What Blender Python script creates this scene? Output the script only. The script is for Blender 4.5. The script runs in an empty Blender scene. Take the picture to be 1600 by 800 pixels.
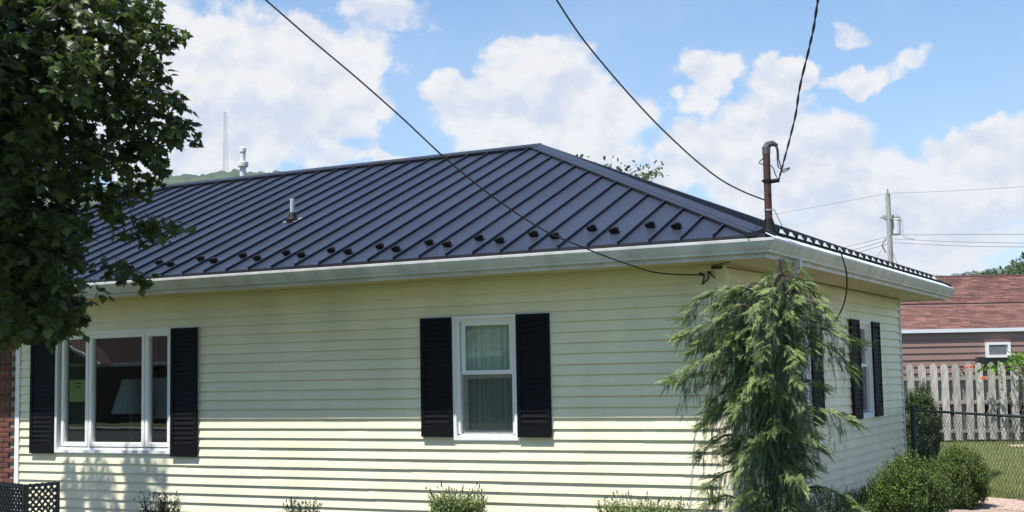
import bpy, bmesh, math, random
import numpy as np
from mathutils import Vector, Matrix
random.seed(7); rng = np.random.default_rng(7)
S = bpy.context.scene
C = S.collection
R = math.radians

# ------------------------------------------------------------------ camera
F = 2078.8                                    # focal length in photo pixels (photo 1600 wide)
yaw, pitch, roll = -0.4864, 0.0912, -0.0188
CAM = Vector((4.8882, -14.3557, 1.57))
FW = Vector((math.sin(yaw)*math.cos(pitch), math.cos(yaw)*math.cos(pitch), math.sin(pitch)))
RT = Vector((math.cos(yaw), -math.sin(yaw), 0)); UP = RT.cross(FW)
R2 = math.cos(roll)*RT + math.sin(roll)*UP
U2 = -math.sin(roll)*RT + math.cos(roll)*UP
cd = bpy.data.cameras.new('camera'); cam = bpy.data.objects.new('camera', cd); C.objects.link(cam)
M = Matrix((R2, U2, -FW)).transposed().to_4x4(); M.translation = CAM
cam.matrix_world = M
cd.sensor_width = 36; cd.lens = 36*F/1600; cd.clip_start = .1; cd.clip_end = 9000
S.camera = cam

def ray(px, py): return FW + R2*((px-800)/F) - U2*((py-400)/F)
def at(px, py, d): return CAM + ray(px, py)*d            # point d metres along the view axis
def on(px, py, n, c):                                     # point where the sight line meets a plane n.X = c
    n = Vector(n); r = ray(px, py); return CAM + r*((c-CAM.dot(n))/r.dot(n))
def azel(px, py):
    r = ray(px, py).normalized(); return math.atan2(r.x, r.y), math.asin(r.z)

# ------------------------------------------------------------------ sun, sky, exposure
SUN = Vector((-.34, -1, 2.335)).normalized()
sl = bpy.data.lights.new('sun', 'SUN'); sl.energy = 5.0; sl.angle = R(.55); sl.color = (1, .965, .90)
so = bpy.data.objects.new('sun', sl); C.objects.link(so); so.location = (0, -20, 40)
so.rotation_euler = SUN.to_track_quat('Z', 'Y').to_euler()
S.view_settings.view_transform = 'Standard'; S.view_settings.look = 'None'
S.view_settings.exposure = 0.66; S.view_settings.gamma = 1
S.render.engine = 'CYCLES'
S.cycles.max_bounces = 8; S.cycles.transparent_max_bounces = 16; S.cycles.volume_bounces = 0

W = bpy.data.worlds.new('World'); S.world = W; W.use_nodes = True
def build_world():
    nt = W.node_tree; N = nt.nodes; L = nt.links; N.clear()
    def nd(t, **k):
        n = N.new(t)
        for a, b in k.items(): setattr(n, a, b)
        return n
    def val(sock, v):
        if isinstance(v, bpy.types.NodeSocket): L.new(v, sock)
        else: sock.default_value = v
    def mth(op, a, b=0., c=0., clamp=False):
        n = nd('ShaderNodeMath', operation=op, use_clamp=clamp)
        val(n.inputs[0], a); val(n.inputs[1], b); val(n.inputs[2], c); return n.outputs[0]
    def vm(op, a, b=(0,0,0), c=(0,0,0)):
        n = nd('ShaderNodeVectorMath', operation=op)
        val(n.inputs[0], a); val(n.inputs[1], b)
        if op == 'MULTIPLY_ADD': val(n.inputs[2], c)
        return n.outputs['Value'] if op in ('LENGTH', 'DOT_PRODUCT') else n.outputs[0]
    def mr(v, a, b, c=0., d=1., t='SMOOTHSTEP'):
        n = nd('ShaderNodeMapRange', interpolation_type=t)
        val(n.inputs[0], v); val(n.inputs[1], a); val(n.inputs[2], b); val(n.inputs[3], c); val(n.inputs[4], d)
        return n.outputs[0]
    def noise(v, s, det=6, rough=.55):
        n = nd('ShaderNodeTexNoise'); val(n.inputs['Vector'], v)
        n.inputs['Scale'].default_value = s; n.inputs['Detail'].default_value = det; n.inputs['Roughness'].default_value = rough
        return n
    def mix(f, a, b):
        n = nd('ShaderNodeMix', data_type='RGBA'); val(n.inputs['Factor'], f)
        val(n.inputs['A'], a); val(n.inputs['B'], b); return n.outputs['Result']
    sky = nd('ShaderNodeTexSky', sky_type='NISHITA', sun_disc=False)
    sky.sun_elevation = math.asin(SUN.z); sky.sun_rotation = math.atan2(SUN.x, SUN.y)
    sky.air_density = 1.0; sky.dust_density = .35; sky.ozone_density = 1.6; sky.altitude = 200
    hs = nd('ShaderNodeHueSaturation'); hs.inputs['Saturation'].default_value = 1.12; hs.inputs['Value'].default_value = SKYV
    L.new(sky.outputs[0], hs.inputs['Color'])
    tc = nd('ShaderNodeTexCoord'); d = vm('NORMALIZE', tc.outputs['Generated'])
    sx = nd('ShaderNodeSeparateXYZ'); L.new(d, sx.inputs[0])
    az = mth('ARCTAN2', sx.outputs[0], sx.outputs[1]); el = mth('ARCSINE', sx.outputs[2])
    cb = nd('ShaderNodeCombineXYZ'); L.new(az, cb.inputs[0]); L.new(el, cb.inputs[1])
    w1 = noise(d, 26, 4, .6); w = vm('MULTIPLY_ADD', w1.outputs['Color'], (.05, .05, 0), (-.025, -.025, 0))
    p = vm('ADD', cb.outputs[0], w)
    tot = None
    for (x, y, rx, ry, wt) in BLOBS:
        a, e = azel(x, y); sx_, sy_ = F/(rx*1.16), F/(ry*1.18)
        q = vm('MULTIPLY_ADD', p, (sx_, sy_, 0), (-a*sx_, -e*sy_, 0))
        m = mr(vm('LENGTH', q), 1.35, .35, 0., wt)
        tot = m if tot is None else mth('MAXIMUM', tot, m)
    # clouds in the rest of the sky, away from the stretch the blobs describe
    ac, ec = azel(800, 250)
    far = mr(vm('LENGTH', vm('MULTIPLY_ADD', cb.outputs[0], (1/.46, 1/.36, 0), (-ac/.46, -ec/.36, 0))), .95, 1.35)
    gen = mr(noise(d, 3.1, 5, .55).outputs[0], .57, .75)
    tot = mth('MAXIMUM', tot, mth('MULTIPLY', far, gen))
    st = vm('MULTIPLY', d, (1, 1, 1.35))
    n1 = noise(st, 18, 10, .62).outputs[0]
    dens = mth('ADD', mth('MULTIPLY', tot, .95), mth('MULTIPLY', mth('SUBTRACT', n1, .5), 1.25))
    mask = mr(dens, .35, .67)
    # light and shade inside the cloud: same field sampled a little towards the sun
    n2 = noise(vm('ADD', st, (-.004, -.002, .016)), 18, 10, .62).outputs[0]
    rel = mth('SUBTRACT', n1, n2)
    lit = mth('ADD', mth('MULTIPLY', rel, 5.5), mth('ADD', .56, mth('MULTIPLY', mth('SUBTRACT', noise(st, 9, 3).outputs[0], .5), 1.1)), clamp=True)
    edge = mr(dens, .9, .5); lit = mth('ADD', lit, mth('MULTIPLY', edge, .25), clamp=True)
    ccol = mix(lit, (.43, .465, .545, 1), (.585, .58, .58, 1))
    hz = mr(el, .0, .42); skyc = mix(mth('MULTIPLY', mth('SUBTRACT', 1., hz), .42), vm('SCALE', hs.outputs[0]), (.28, .44, .66, 1))
    sc = [n for n in N if n.type == 'VECT_MATH' and n.operation == 'SCALE'][-1]; sc.inputs['Scale'].default_value = .1
    thin = mr(noise(st, 7, 6, .6).outputs[0], .42, .75, 0, .22)
    skyc = mix(thin, skyc, (.42, .52, .68, 1))
    col = mix(mth('MULTIPLY', mask, .97), skyc, ccol)
    bg = nd('ShaderNodeBackground'); L.new(col, bg.inputs[0]); bg.inputs[1].default_value = 1.0
    out = nd('ShaderNodeOutputWorld'); L.new(bg.outputs[0], out.inputs[0])
SKYV = 1.12
BLOBS = [(330,70,120,65,.8),(450,105,150,75,.85),(370,190,190,85,.9),(520,150,95,70,.9),(600,20,110,32,.7),(565,60,60,60,.7),(250,230,130,70,.85),(490,235,90,45,.75),(640,95,40,20,.35),(200,60,120,120,.8),
 (840,125,105,68,.95),(845,185,165,62,.95),(800,85,55,38,.8),(955,105,34,26,.4),(590,250,50,16,.7),(720,150,50,50,.8),(900,235,120,30,.8),
 (1105,118,58,48,.85),(1095,150,50,40,.7),(1332,50,34,28,.58),(1225,120,60,40,.9),(1335,122,55,22,.7),(1425,90,46,24,.56),(1385,108,40,18,.5),(1190,188,100,48,.85),(1240,260,150,80,.95),(1340,300,120,70,.9),(1105,240,85,50,.8),
 (1540,232,85,42,.95),(1450,290,110,42,.8),(1570,290,140,60,.9),(1400,370,280,70,.8),(1015,275,105,34,.75),(1360,245,40,25,.5)]
build_world()

# ------------------------------------------------------------------ materials
def mat(name, col, rough=.6, var=0, vscale=8, bump=0, bscale=60, metal=0, col2=None, spec=.5, stretch=(1,1,1), trans=0, island=0, detail=5):
    m = bpy.data.materials.new(name); m.use_nodes = True
    nt = m.node_tree; N = nt.nodes; L = nt.links; b = N['Principled BSDF']
    b.inputs['Roughness'].default_value = rough; b.inputs['Metallic'].default_value = metal
    b.inputs['Specular IOR Level'].default_value = spec
    b.inputs['Base Color'].default_value = (*col, 1)
    src = None
    tc = N.new('ShaderNodeTexCoord'); mp = N.new('ShaderNodeMapping'); L.new(tc.outputs['Object'], mp.inputs[0]); mp.inputs['Scale'].default_value = stretch
    if var or col2:
        n = N.new('ShaderNodeTexNoise'); n.inputs['Scale'].default_value = vscale; n.inputs['Detail'].default_value = detail
        L.new(mp.outputs[0], n.inputs['Vector'])
        r = N.new('ShaderNodeMapRange'); r.inputs[1].default_value = .32; r.inputs[2].default_value = .68; L.new(n.outputs[0], r.inputs[0])
        mx = N.new('ShaderNodeMix'); mx.data_type = 'RGBA'; L.new(r.outputs[0], mx.inputs['Factor'])
        c2 = col2 or tuple(c*(1-var) for c in col)
        mx.inputs['A'].default_value = (*col, 1); mx.inputs['B'].default_value = (*c2, 1)
        src = mx.outputs['Result']
    if island:
        g = N.new('ShaderNodeNewGeometry'); r = N.new('ShaderNodeMapRange'); L.new(g.outputs['Random Per Island'], r.inputs[0])
        oi = N.new('ShaderNodeObjectInfo'); ad = N.new('ShaderNodeMath'); ad.operation = 'ADD'; fr = N.new('ShaderNodeMath'); fr.operation = 'FRACT'
        L.new(g.outputs['Random Per Island'], ad.inputs[0]); L.new(oi.outputs['Random'], ad.inputs[1]); L.new(ad.outputs[0], fr.inputs[0]); L.new(fr.outputs[0], r.inputs[0])
        r.inputs[3].default_value = 1-island; r.inputs[4].default_value = 1+island
        hs = N.new('ShaderNodeHueSaturation'); L.new(r.outputs[0], hs.inputs['Value'])
        if src: L.new(src, hs.inputs['Color'])
        else: hs.inputs['Color'].default_value = (*col, 1)
        src = hs.outputs[0]
    if src: L.new(src, b.inputs['Base Color'])
    if bump:
        n = N.new('ShaderNodeTexNoise'); n.inputs['Scale'].default_value = bscale; n.inputs['Detail'].default_value = 4; L.new(mp.outputs[0], n.inputs['Vector'])
        bp = N.new('ShaderNodeBump'); bp.inputs['Strength'].default_value = bump; bp.inputs['Distance'].default_value = .01
        L.new(n.outputs[0], bp.inputs['Height']); L.new(bp.outputs[0], b.inputs['Normal'])
    if trans:
        t = N.new('ShaderNodeBsdfTranslucent'); ms = N.new('ShaderNodeMixShader'); ms.inputs[0].default_value = trans
        if src:
            br = N.new('ShaderNodeMix'); br.data_type = 'RGBA'; br.blend_type = 'MULTIPLY'; br.inputs['Factor'].default_value = 1
            L.new(src, br.inputs['A']); br.inputs['B'].default_value = (1.3, 1.5, .55, 1); L.new(br.outputs['Result'], t.inputs['Color'])
        else: t.inputs['Color'].default_value = (*col, 1)
        o = N['Material Output']; L.new(b.outputs[0], ms.inputs[1]); L.new(t.outputs[0], ms.inputs[2]); L.new(ms.outputs[0], o.inputs[0])
    return m

SIDING = mat('cream_vinyl', (.85, .80, .58), .42, var=.15, vscale=1.6, island=.03, bump=.10, bscale=90, stretch=(1,1,.45))
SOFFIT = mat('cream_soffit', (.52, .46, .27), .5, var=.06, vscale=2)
WHITE = mat('white_vinyl', (.82, .82, .82), .35, var=.05, vscale=4)
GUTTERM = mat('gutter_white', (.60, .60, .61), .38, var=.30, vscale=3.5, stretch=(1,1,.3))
METAL = mat('roof_metal', (.027, .033, .053), .36, var=.22, vscale=.8, bump=.22, bscale=2.4, spec=.38, island=.07)
TRIMM = mat('roof_trim_metal', (.022, .026, .040), .38, var=.15, vscale=2, spec=.6)
DRIP = mat('black_drip_metal', (.012, .012, .016), .5)
BLACK = mat('black_plastic', (.007, .007, .008), .6, spec=.2)
SHUT = mat('shutter_vinyl', (.006, .006, .0085), .62, var=.2, vscale=5, spec=.12)
GALV = mat('grey_pipe', (.42, .50, .48), .5, var=.25, vscale=20)
CABLE = mat('cable_rubber', (.012, .012, .013), .55)
RUST = mat('rusty_mast', (.085,.030,.024), .75, col2=(.040,.020,.018), vscale=14, stretch=(1,1,.4), bump=.2)
GREYM = mat('dull_metal', (.30, .30, .29), .55, var=.35, vscale=20)
BRICKM = mat('red_brick', (.17, .055, .038), .85, col2=(.10, .035, .028), vscale=9, bump=.4, island=.35)
MORTAR = mat('mortar', (.30, .27, .235), .95, var=.3, vscale=20)
LATT = mat('lattice_plastic', (.075, .068, .062), .6, var=.2)
FLUEM = mat('flue_white', (.72, .72, .70), .5, var=.15, vscale=6)
CURT = mat('curtain_cloth', (.84, .93, .85), .9, var=.12, vscale=5, trans=.1)
DARKC = mat('dark_curtain', (.10, .12, .085), .9, var=.3, vscale=6, stretch=(8,8,.5))
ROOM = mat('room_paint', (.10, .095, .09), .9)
NOTE = mat('green_paper', (.30, .36, .13), .8); INK = mat('black_ink', (.02, .02, .02), .8)
LAMP = mat('pale_shade', (.22,.26,.28), .8)
CONC = mat('concrete', (.38, .36, .33), .9, var=.2, vscale=8, bump=.3)
def glass():
    m = bpy.data.materials.new('window_glass'); m.use_nodes = True; N = m.node_tree.nodes; L = m.node_tree.links; N.clear()
    t = N.new('ShaderNodeBsdfTransparent'); t.inputs[0].default_value = (.88, .92, .90, 1)
    g = N.new('ShaderNodeBsdfGlossy'); g.inputs['Roughness'].default_value = .0
    n = N.new('ShaderNodeTexNoise'); n.inputs['Scale'].default_value = 1.7; n.inputs['Detail'].default_value = 1
    b = N.new('ShaderNodeBump'); b.inputs['Strength'].default_value = .02; b.inputs['Distance'].default_value = .02; L.new(n.outputs[0], b.inputs['Height'])
    tc = N.new('ShaderNodeTexCoord'); L.new(tc.outputs['Object'], n.inputs['Vector']); L.new(b.outputs[0], g.inputs['Normal'])
    lw = N.new('ShaderNodeLayerWeight'); lw.inputs[0].default_value = .5
    pw = N.new('ShaderNodeMath'); pw.operation = 'POWER'; pw.inputs[1].default_value = 4.5; L.new(lw.outputs['Facing'], pw.inputs[0])
    f = N.new('ShaderNodeMath'); f.operation = 'MULTIPLY_ADD'; f.inputs[1].default_value = .95; f.inputs[2].default_value = .085; L.new(pw.outputs[0], f.inputs[0])
    s = N.new('ShaderNodeMixShader'); o = N.new('ShaderNodeOutputMaterial')
    L.new(f.outputs[0], s.inputs[0]); L.new(t.outputs[0], s.inputs[1]); L.new(g.outputs[0], s.inputs[2]); L.new(s.outputs[0], o.inputs[0])
    return m
GLASS = glass()
def screen_mat():
    m = bpy.data.materials.new('insect_screen'); m.use_nodes = True; N = m.node_tree.nodes; L = m.node_tree.links
    b = N['Principled BSDF']; b.inputs['Base Color'].default_value = (.05, .055, .055, 1); b.inputs['Alpha'].default_value = .30; b.inputs['Roughness'].default_value = .8
    return m
SCREEN = screen_mat()

# ------------------------------------------------------------------ mesh helpers
def worldloc(o):
    v = Vector(o.location)
    while o.parent: o = o.parent; v += o.location
    return v
class MB:
    def __init__(s): s.v = []; s.f = []
    def add(s, vs, fs):
        k = len(s.v); s.v += [tuple(v) for v in vs]; s.f += [tuple(k+i for i in f) for f in fs]; return s
    def box(s, a, b):
        x0,y0,z0 = a; x1,y1,z1 = b
        return s.add([(x0,y0,z0),(x1,y0,z0),(x1,y1,z0),(x0,y1,z0),(x0,y0,z1),(x1,y0,z1),(x1,y1,z1),(x0,y1,z1)],
              [(0,3,2,1),(4,5,6,7),(0,1,5,4),(1,2,6,5),(2,3,7,6),(3,0,4,7)])
    def fbox(s, fr, u0, u1, n0, n1, z0, z1):
        P = [fr(u,n,z) for z in (z0,z1) for (u,n) in ((u0,n0),(u1,n0),(u1,n1),(u0,n1))]
        return s.add(P, [(0,3,2,1),(4,5,6,7),(0,1,5,4),(1,2,6,5),(2,3,7,6),(3,0,4,7)])
    def prism(s, poly, d):                                # poly of Vectors extruded by vector d
        n = len(poly); d = Vector(d); P = [Vector(p) for p in poly]
        s.add(P+[p+d for p in P], [tuple(range(n-1,-1,-1)), tuple(range(n,2*n))]+[(i,(i+1)%n,n+(i+1)%n,n+i) for i in range(n)]); return s
    def tube(s, pts, r, n=6, cap=True):
        pts = [Vector(p) for p in pts]; rs = r if isinstance(r, (list, tuple)) else [r]*len(pts)
        k = len(s.v); prev = None
        for i, p in enumerate(pts):
            t = (pts[min(i+1,len(pts)-1)]-pts[max(i-1,0)]).normalized()
            if prev is None: a = t.orthogonal().normalized()
            else: a = (prev - t*prev.dot(t)); a = a.normalized() if a.length > 1e-6 else t.orthogonal().normalized()
            prev = a; b = t.cross(a)
            for j in range(n):
                q = 2*math.pi*j/n; s.v.append(tuple(p+(a*math.cos(q)+b*math.sin(q))*rs[i]))
        for i in range(len(pts)-1):
            for j in range(n):
                s.f.append((k+i*n+j, k+i*n+(j+1)%n, k+(i+1)*n+(j+1)%n, k+(i+1)*n+j))
        if cap: s.f.append(tuple(k+j for j in range(n-1,-1,-1))); s.f.append(tuple(k+(len(pts)-1)*n+j for j in range(n)))
        return s
    def build(s, name, m, parent=None, smooth=False, bevel=0, kind=None, label=None):
        me = bpy.data.meshes.new(name); me.from_pydata(s.v, [], s.f); me.update()
        if m: me.materials.append(m)
        if smooth: me.shade_smooth()
        o = bpy.data.objects.new(name, me); C.objects.link(o)
        if bevel:
            bm = bmesh.new(); bm.from_mesh(me); bmesh.ops.bevel(bm, geom=bm.edges[:], offset=bevel, segments=1, affect='EDGES'); bm.to_mesh(me); bm.free()
        if parent: o.parent = parent; o.location = -worldloc(parent)
        if kind: o['kind'] = kind
        if label: o['label'] = label
        return o
def tag(o, label, cat, group=None, kind=None):
    o['label'] = label; o['category'] = cat
    if group: o['group'] = group
    if kind: o['kind'] = kind
    return o
def thing(name, label, cat, loc=(0,0,0), group=None):
    o = bpy.data.objects.new(name, None); C.objects.link(o); o.location = loc; o.empty_display_size = .3
    return tag(o, label, cat, group)
def struct(o): o['kind'] = 'structure'; return o
def np_mesh(name, V, Fc, m, parent=None, kind=None, smooth=False):
    """V (n,3), Fc (k,m) integer faces, all with m corners"""
    me = bpy.data.meshes.new(name); nv, nf, k = len(V), len(Fc), Fc.shape[1]
    me.vertices.add(nv); me.vertices.foreach_set('co', V.astype(np.float32).ravel())
    me.loops.add(nf*k); me.loops.foreach_set('vertex_index', Fc.astype(np.int32).ravel())
    me.polygons.add(nf); me.polygons.foreach_set('loop_start', np.arange(0, nf*k, k, dtype=np.int32))
    me.update(calc_edges=True); me.validate()
    if m: me.materials.append(m)
    if smooth: me.shade_smooth()
    o = bpy.data.objects.new(name, me); C.objects.link(o)
    if parent:
        o.parent = parent
        o.location = -worldloc(parent)
    if kind: o['kind'] = kind
    return o
def scatter(T, TF, pos, Rm, sc):
    """template T (n,3), faces TF (k,m) copied to pos (N,3) with rotations Rm (N,3,3) and scales sc (N,)"""
    V = np.einsum('nij,kj->nki', Rm, T)*sc[:,None,None] + pos[:,None,:]
    n = len(T); Fc = TF[None,:,:] + (np.arange(len(pos))*n)[:,None,None]
    return V.reshape(-1,3), Fc.reshape(-1, TF.shape[1])
def basis(X, Z):
    """rotation matrices with local x along X and local z near Z"""
    X = X/np.linalg.norm(X, axis=1, keepdims=True); Y = np.cross(Z, X); Y /= np.linalg.norm(Y, axis=1, keepdims=True)+1e-9
    return np.stack([X, Y, np.cross(X, Y)], axis=2)
def unit(n): v = rng.normal(size=(n,3)); return v/np.linalg.norm(v, axis=1, keepdims=True)

# ------------------------------------------------------------------ ground
GZ = -.33
GRASS = mat('lawn_grass', (.075, .105, .030), .95, col2=(.11, .12, .045), vscale=.9, bump=.6, bscale=40, detail=8)
def ground():
    b = MB()
    xs = [-4500,-1500,-600,-300,-150,-80,-50,-30,-20,-12,-6,-3,0,3,6,12,20,40,80,200,600,1500,4500]
    ys = xs
    for y in ys:
        for x in xs: b.v.append((x, y, GZ))
    n = len(xs)
    for j in range(n-1):
        for i in range(n-1): b.f.append((j*n+i, j*n+i+1, (j+1)*n+i+1, (j+1)*n+i))
    struct(b.build('lawn', GRASS))
ground()
MULCH = mat('dark_mulch', (.06, .04, .028), .95, var=.6, vscale=30, bump=1, bscale=60)
b = MB(); b.prism([(-11.3,-1.2,GZ+.006),(1.2,-1.2,GZ+.006),(1.2,8.6,GZ+.006),(.02,8.6,GZ+.006),(.02,-.02,GZ+.006),(-11.3,-.02,GZ+.006)], (0,0,.02))
struct(b.build('planting_bed', MULCH))
ASPH = mat('asphalt', (.055, .055, .057), .9, var=.2, vscale=3, bump=.3)
struct(MB().box((-90,-27,GZ-.3),(60,-20,GZ+.004)).build('street', ASPH))
struct(MB().box((-90,-28.6,GZ-.3),(60,-27.2,GZ+.11)).build('pavement', CONC))

# ------------------------------------------------------------------ the house
COURSE = .127; K0 = 2.353; SOF = 2.80
SIDE = 9.20; LEN = 11.12
house = thing('house', 'single-storey cream house with dark standing-seam metal hip roof and black shutters', 'house')
FR = lambda u, n, z: (u, -n, z)                            # front wall: u = x, n = outwards
SD = lambda u, n, z: (n, u, z)                             # side wall: u = y
def wall(name, fr, u0, u1, holes, kmax, flip=False):
    """sheathing with window openings, then one sub-part per siding board piece"""
    b = MB()
    us = sorted({u0, u1, *[h[0] for h in holes], *[h[1] for h in holes]})
    for a, c in zip(us[:-1], us[1:]):
        hh = [h for h in holes if h[0] <= a and h[1] >= c]
        if hh: h = hh[0]; b.fbox(fr, a, c, -.12, 0, GZ-.2, h[2]); b.fbox(fr, a, c, -.12, 0, h[3], SOF+.05)
        else: b.fbox(fr, a, c, -.12, 0, GZ-.2, SOF+.05)
    w = b.build(name, SIDING, house)
    r = random.Random(name)
    for k in range(-4, kmax+1):
        zb = K0 - k*COURSE; zt = min(zb+COURSE, SOF-.002)
        if zt <= zb+.01: continue
        segs = [(u0, u1)]
        for h in holes:
            if h[3] > zb+.02 and h[2] < zt-.02:
                segs = [q_ for (a, c) in segs for q_ in ((a, min(c, h[0])), (max(a, h[1]), c)) if q_[1]-q_[0] > .01]
        for a, c in segs:
            cuts = [a]; p = a + r.uniform(.8, 3.6)
            while p < c-.35: cuts.append(p); p += 3.66
            cuts.append(c)
            for i, (p0, p1) in enumerate(zip(cuts[:-1], cuts[1:])):
                e = .0028*(i % 2); dz = r.uniform(-.0012, .0012)
                f = (zt-zb)/COURSE
                # lap profile: face leans out towards the butt, little shadow groove half way, butt returns to the wall
                pr = [(.002, zt+.006), (.006+e*.3, zt+.006), (.0295+e, zb+.010+dz), (.031+e, zb+dz), (.0285+e, zb+dz), (.0285+e, zb+.018+dz), (.002, zb+.018+dz)]
                q = MB(); n = len(pr); q.v = [fr(p0 + (.004 if i else 0)*0, nn, z) for nn, z in pr] + [fr(p1 + (.025 if i < len(cuts)-2 and i % 2 else 0), nn, z) for nn, z in pr]
                q.f = [(j, (j+1) % n, n+(j+1) % n, n+j) for j in range(n)] + [tuple(range(n-1,-1,-1)), tuple(range(n,2*n))]
                q.build('siding_board', SIDING, w)
    return w
# window openings  (u0,u1,z0,z1) of the casing
W1 = (-10.38, -8.12, .60, 2.36); W2 = (-3.545, -2.64, .815, 2.345)
W3 = (6.04, 6.88, .85, 2.35); W4 = (2.46, 3.30, .85, 2.35)
wall('front_wall', FR, -LEN, 0, [W1, W2], 21)
wall('side_wall', SD, 0, SIDE, [W4, W3], 21)
b = MB(); b.box((-17, SIDE-.12, GZ-.2), (0, SIDE, SOF+.05)); b.build('rear_wall', SIDING, house)
b = MB(); b.box((-17, 0, GZ-.2), (-16.88, SIDE, SOF+.05)); b.build('end_wall', BRICKM, house)
# brick stretch left of the siding: mortar backing with bricks proud of it
bw = MB().box((-17, -.02, GZ-.2), (-LEN-.09, .12, SOF+.04)).build('brick_wall', MORTAR, house)
bmeshes = []
for i in range(4):
    q = MB().box((-.099, -.012, -.031), (.099, .022, .031)); o = q.build('brick', BRICKM, bw, bevel=.004)
    me = o.data; bmeshes.append(me)
    for v in me.vertices: v.co += Vector((random.uniform(-.0025,.0025), random.uniform(-.003,.003), random.uniform(-.002,.002)))
    if i: bpy.data.objects.remove(o)
    else: first = o
k = 0
for row in range(41):
    for c in range(7):
        x = -LEN-.09-.11 - c*.209 + (.1045 if row % 2 else 0)
        z = GZ+.04 + row*.0762
        if z > SOF-.03 or x > -LEN-.09-.09: continue
        o = first if k == 0 else first.copy()
        if k: C.objects.link(o); o.data = bmeshes[k % 4]; o.parent = bw
        o.location = (x, -.034+random.uniform(-.002,.002), z); k += 1
# the rest of that brick front, hidden by the tree: joined
q = MB()
for row in range(41):
    for c in range(7, 28):
        x = -LEN-.2 - c*.209 + (.1045 if row % 2 else 0); z = GZ+.04 + row*.0762
        if z < SOF-.03 and x > -16.95: q.box((x-.099,-.046,z-.031),(x+.099,-.01,z+.031))
q.build('brickwork', BRICKM, bw, kind='stuff')
# corner boards
b = MB(); b.fbox(FR, -.095, .030, .002, .030, GZ-.1, SOF-.01); b.fbox(SD, -.002, .095, .0, .030, GZ-.1, SOF-.01); b.build('corner_board', SIDING, house)
MB().fbox(FR, -LEN-.088, -LEN-.002, .0, .042, GZ-.1, SOF-.01).build('corner_board', WHITE, house, label='narrow white corner board between brick and siding')
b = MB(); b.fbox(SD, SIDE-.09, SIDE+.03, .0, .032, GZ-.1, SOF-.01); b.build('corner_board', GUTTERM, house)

# soffit + fascia + gutter (mitred at the near corner and round the far one)
EX0, EX1, EY0, EY1 = -17.0, 0.0, 0.0, SIDE                 # wall rectangle
def rect_sweep(b, prof, closed=False):
    """sweep (n,z) profile around the rectangle of the walls, n outward offset"""
    cor = [(EX0,EY0,-1,-1),(EX1,EY0,1,-1),(EX1,EY1,1,1),(EX0,EY1,-1,1)]
    k = len(b.v); n = len(prof)
    for (x,y,sx,sy) in cor:
        for (o, z) in prof: b.v.append((x+sx*o, y+sy*o, z))
    for i in range(4):
        j = (i+1) % 4
        for m in range(n-1 if not closed else n):
            m2 = (m+1) % n; b.f.append((k+i*n+m, k+i*n+m2, k+j*n+m2, k+j*n+m))
    return b
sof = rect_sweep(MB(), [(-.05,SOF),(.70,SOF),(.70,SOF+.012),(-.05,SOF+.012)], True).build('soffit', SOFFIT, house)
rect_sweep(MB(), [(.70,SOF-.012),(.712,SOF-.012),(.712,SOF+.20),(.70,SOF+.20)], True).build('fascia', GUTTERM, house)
gp = [(.7135,2.978),(.7135,2.838),(.770,2.836),(.7745,2.842),(.776,2.858),(.782,2.868),(.797,2.888),(.812,2.915),(.822,2.938),(.826,2.952),(.834,2.956),(.835,2.982),(.829,2.985),(.818,2.982),(.818,2.972),
      (.822,2.972),(.822,2.960),(.808,2.935),(.77,2.862),(.768,2.842),(.717,2.842),(.717,2.978)]
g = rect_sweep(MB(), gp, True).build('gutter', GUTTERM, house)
# mitre strip at the corner, seams and hangers of the gutter
gs = MB()
for x in (-3.9, -7.6, -11.3):
    P = [(x, -(n_+.0025), z) for n_, z in gp[2:13]]; Q = [(x+.05, p[1], p[2]) for p in P]
    n = len(P); gs.add(P+Q, [(i, i+1, n+i+1, n+i) for i in range(n-1)])
gs.build('gutter_joint', GUTTERM, house)
P = [(n_*1+.003, -n_-.003, z) for n_, z in gp[2:13]]
gs = MB(); n = len(P)
A = [(n_-.05, -n_-.003, z) for n_, z in gp[2:13]]; B = [(n_+.003, -n_+.05, z) for n_, z in gp[2:13]]
gs.add(A+P+B, [(i,i+1,n+i+1,n+i) for i in range(n-1)]+[(n+i,n+i+1,2*n+i+1,2*n+i) for i in range(n-1)])
gs.build('gutter_corner', GUTTERM, house)
# downspout on the side face near the corner, with elbow
b = MB(); pts = [(.77,.30,2.84),(.77,.30,2.74),(.70,.30,2.64),(.30,.30,2.50),(.11,.30,2.40),(.09,.30,2.30),(.09,.30,GZ+.15),(.22,.30,GZ+.06)]
b.tube([Vector(p) for p in pts], .045, 4); b.build('downspout', GUTTERM, house)

# ------------------------------------------------------------------ roof
PM = .41951; ZE = K0 + .6295
ED = .70                                                   # roof edge outside the wall line
RY = SIDE/2; RXR = -SIDE/2; RXL = -12.376
zr = ZE + PM*(.8346+RY)
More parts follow.
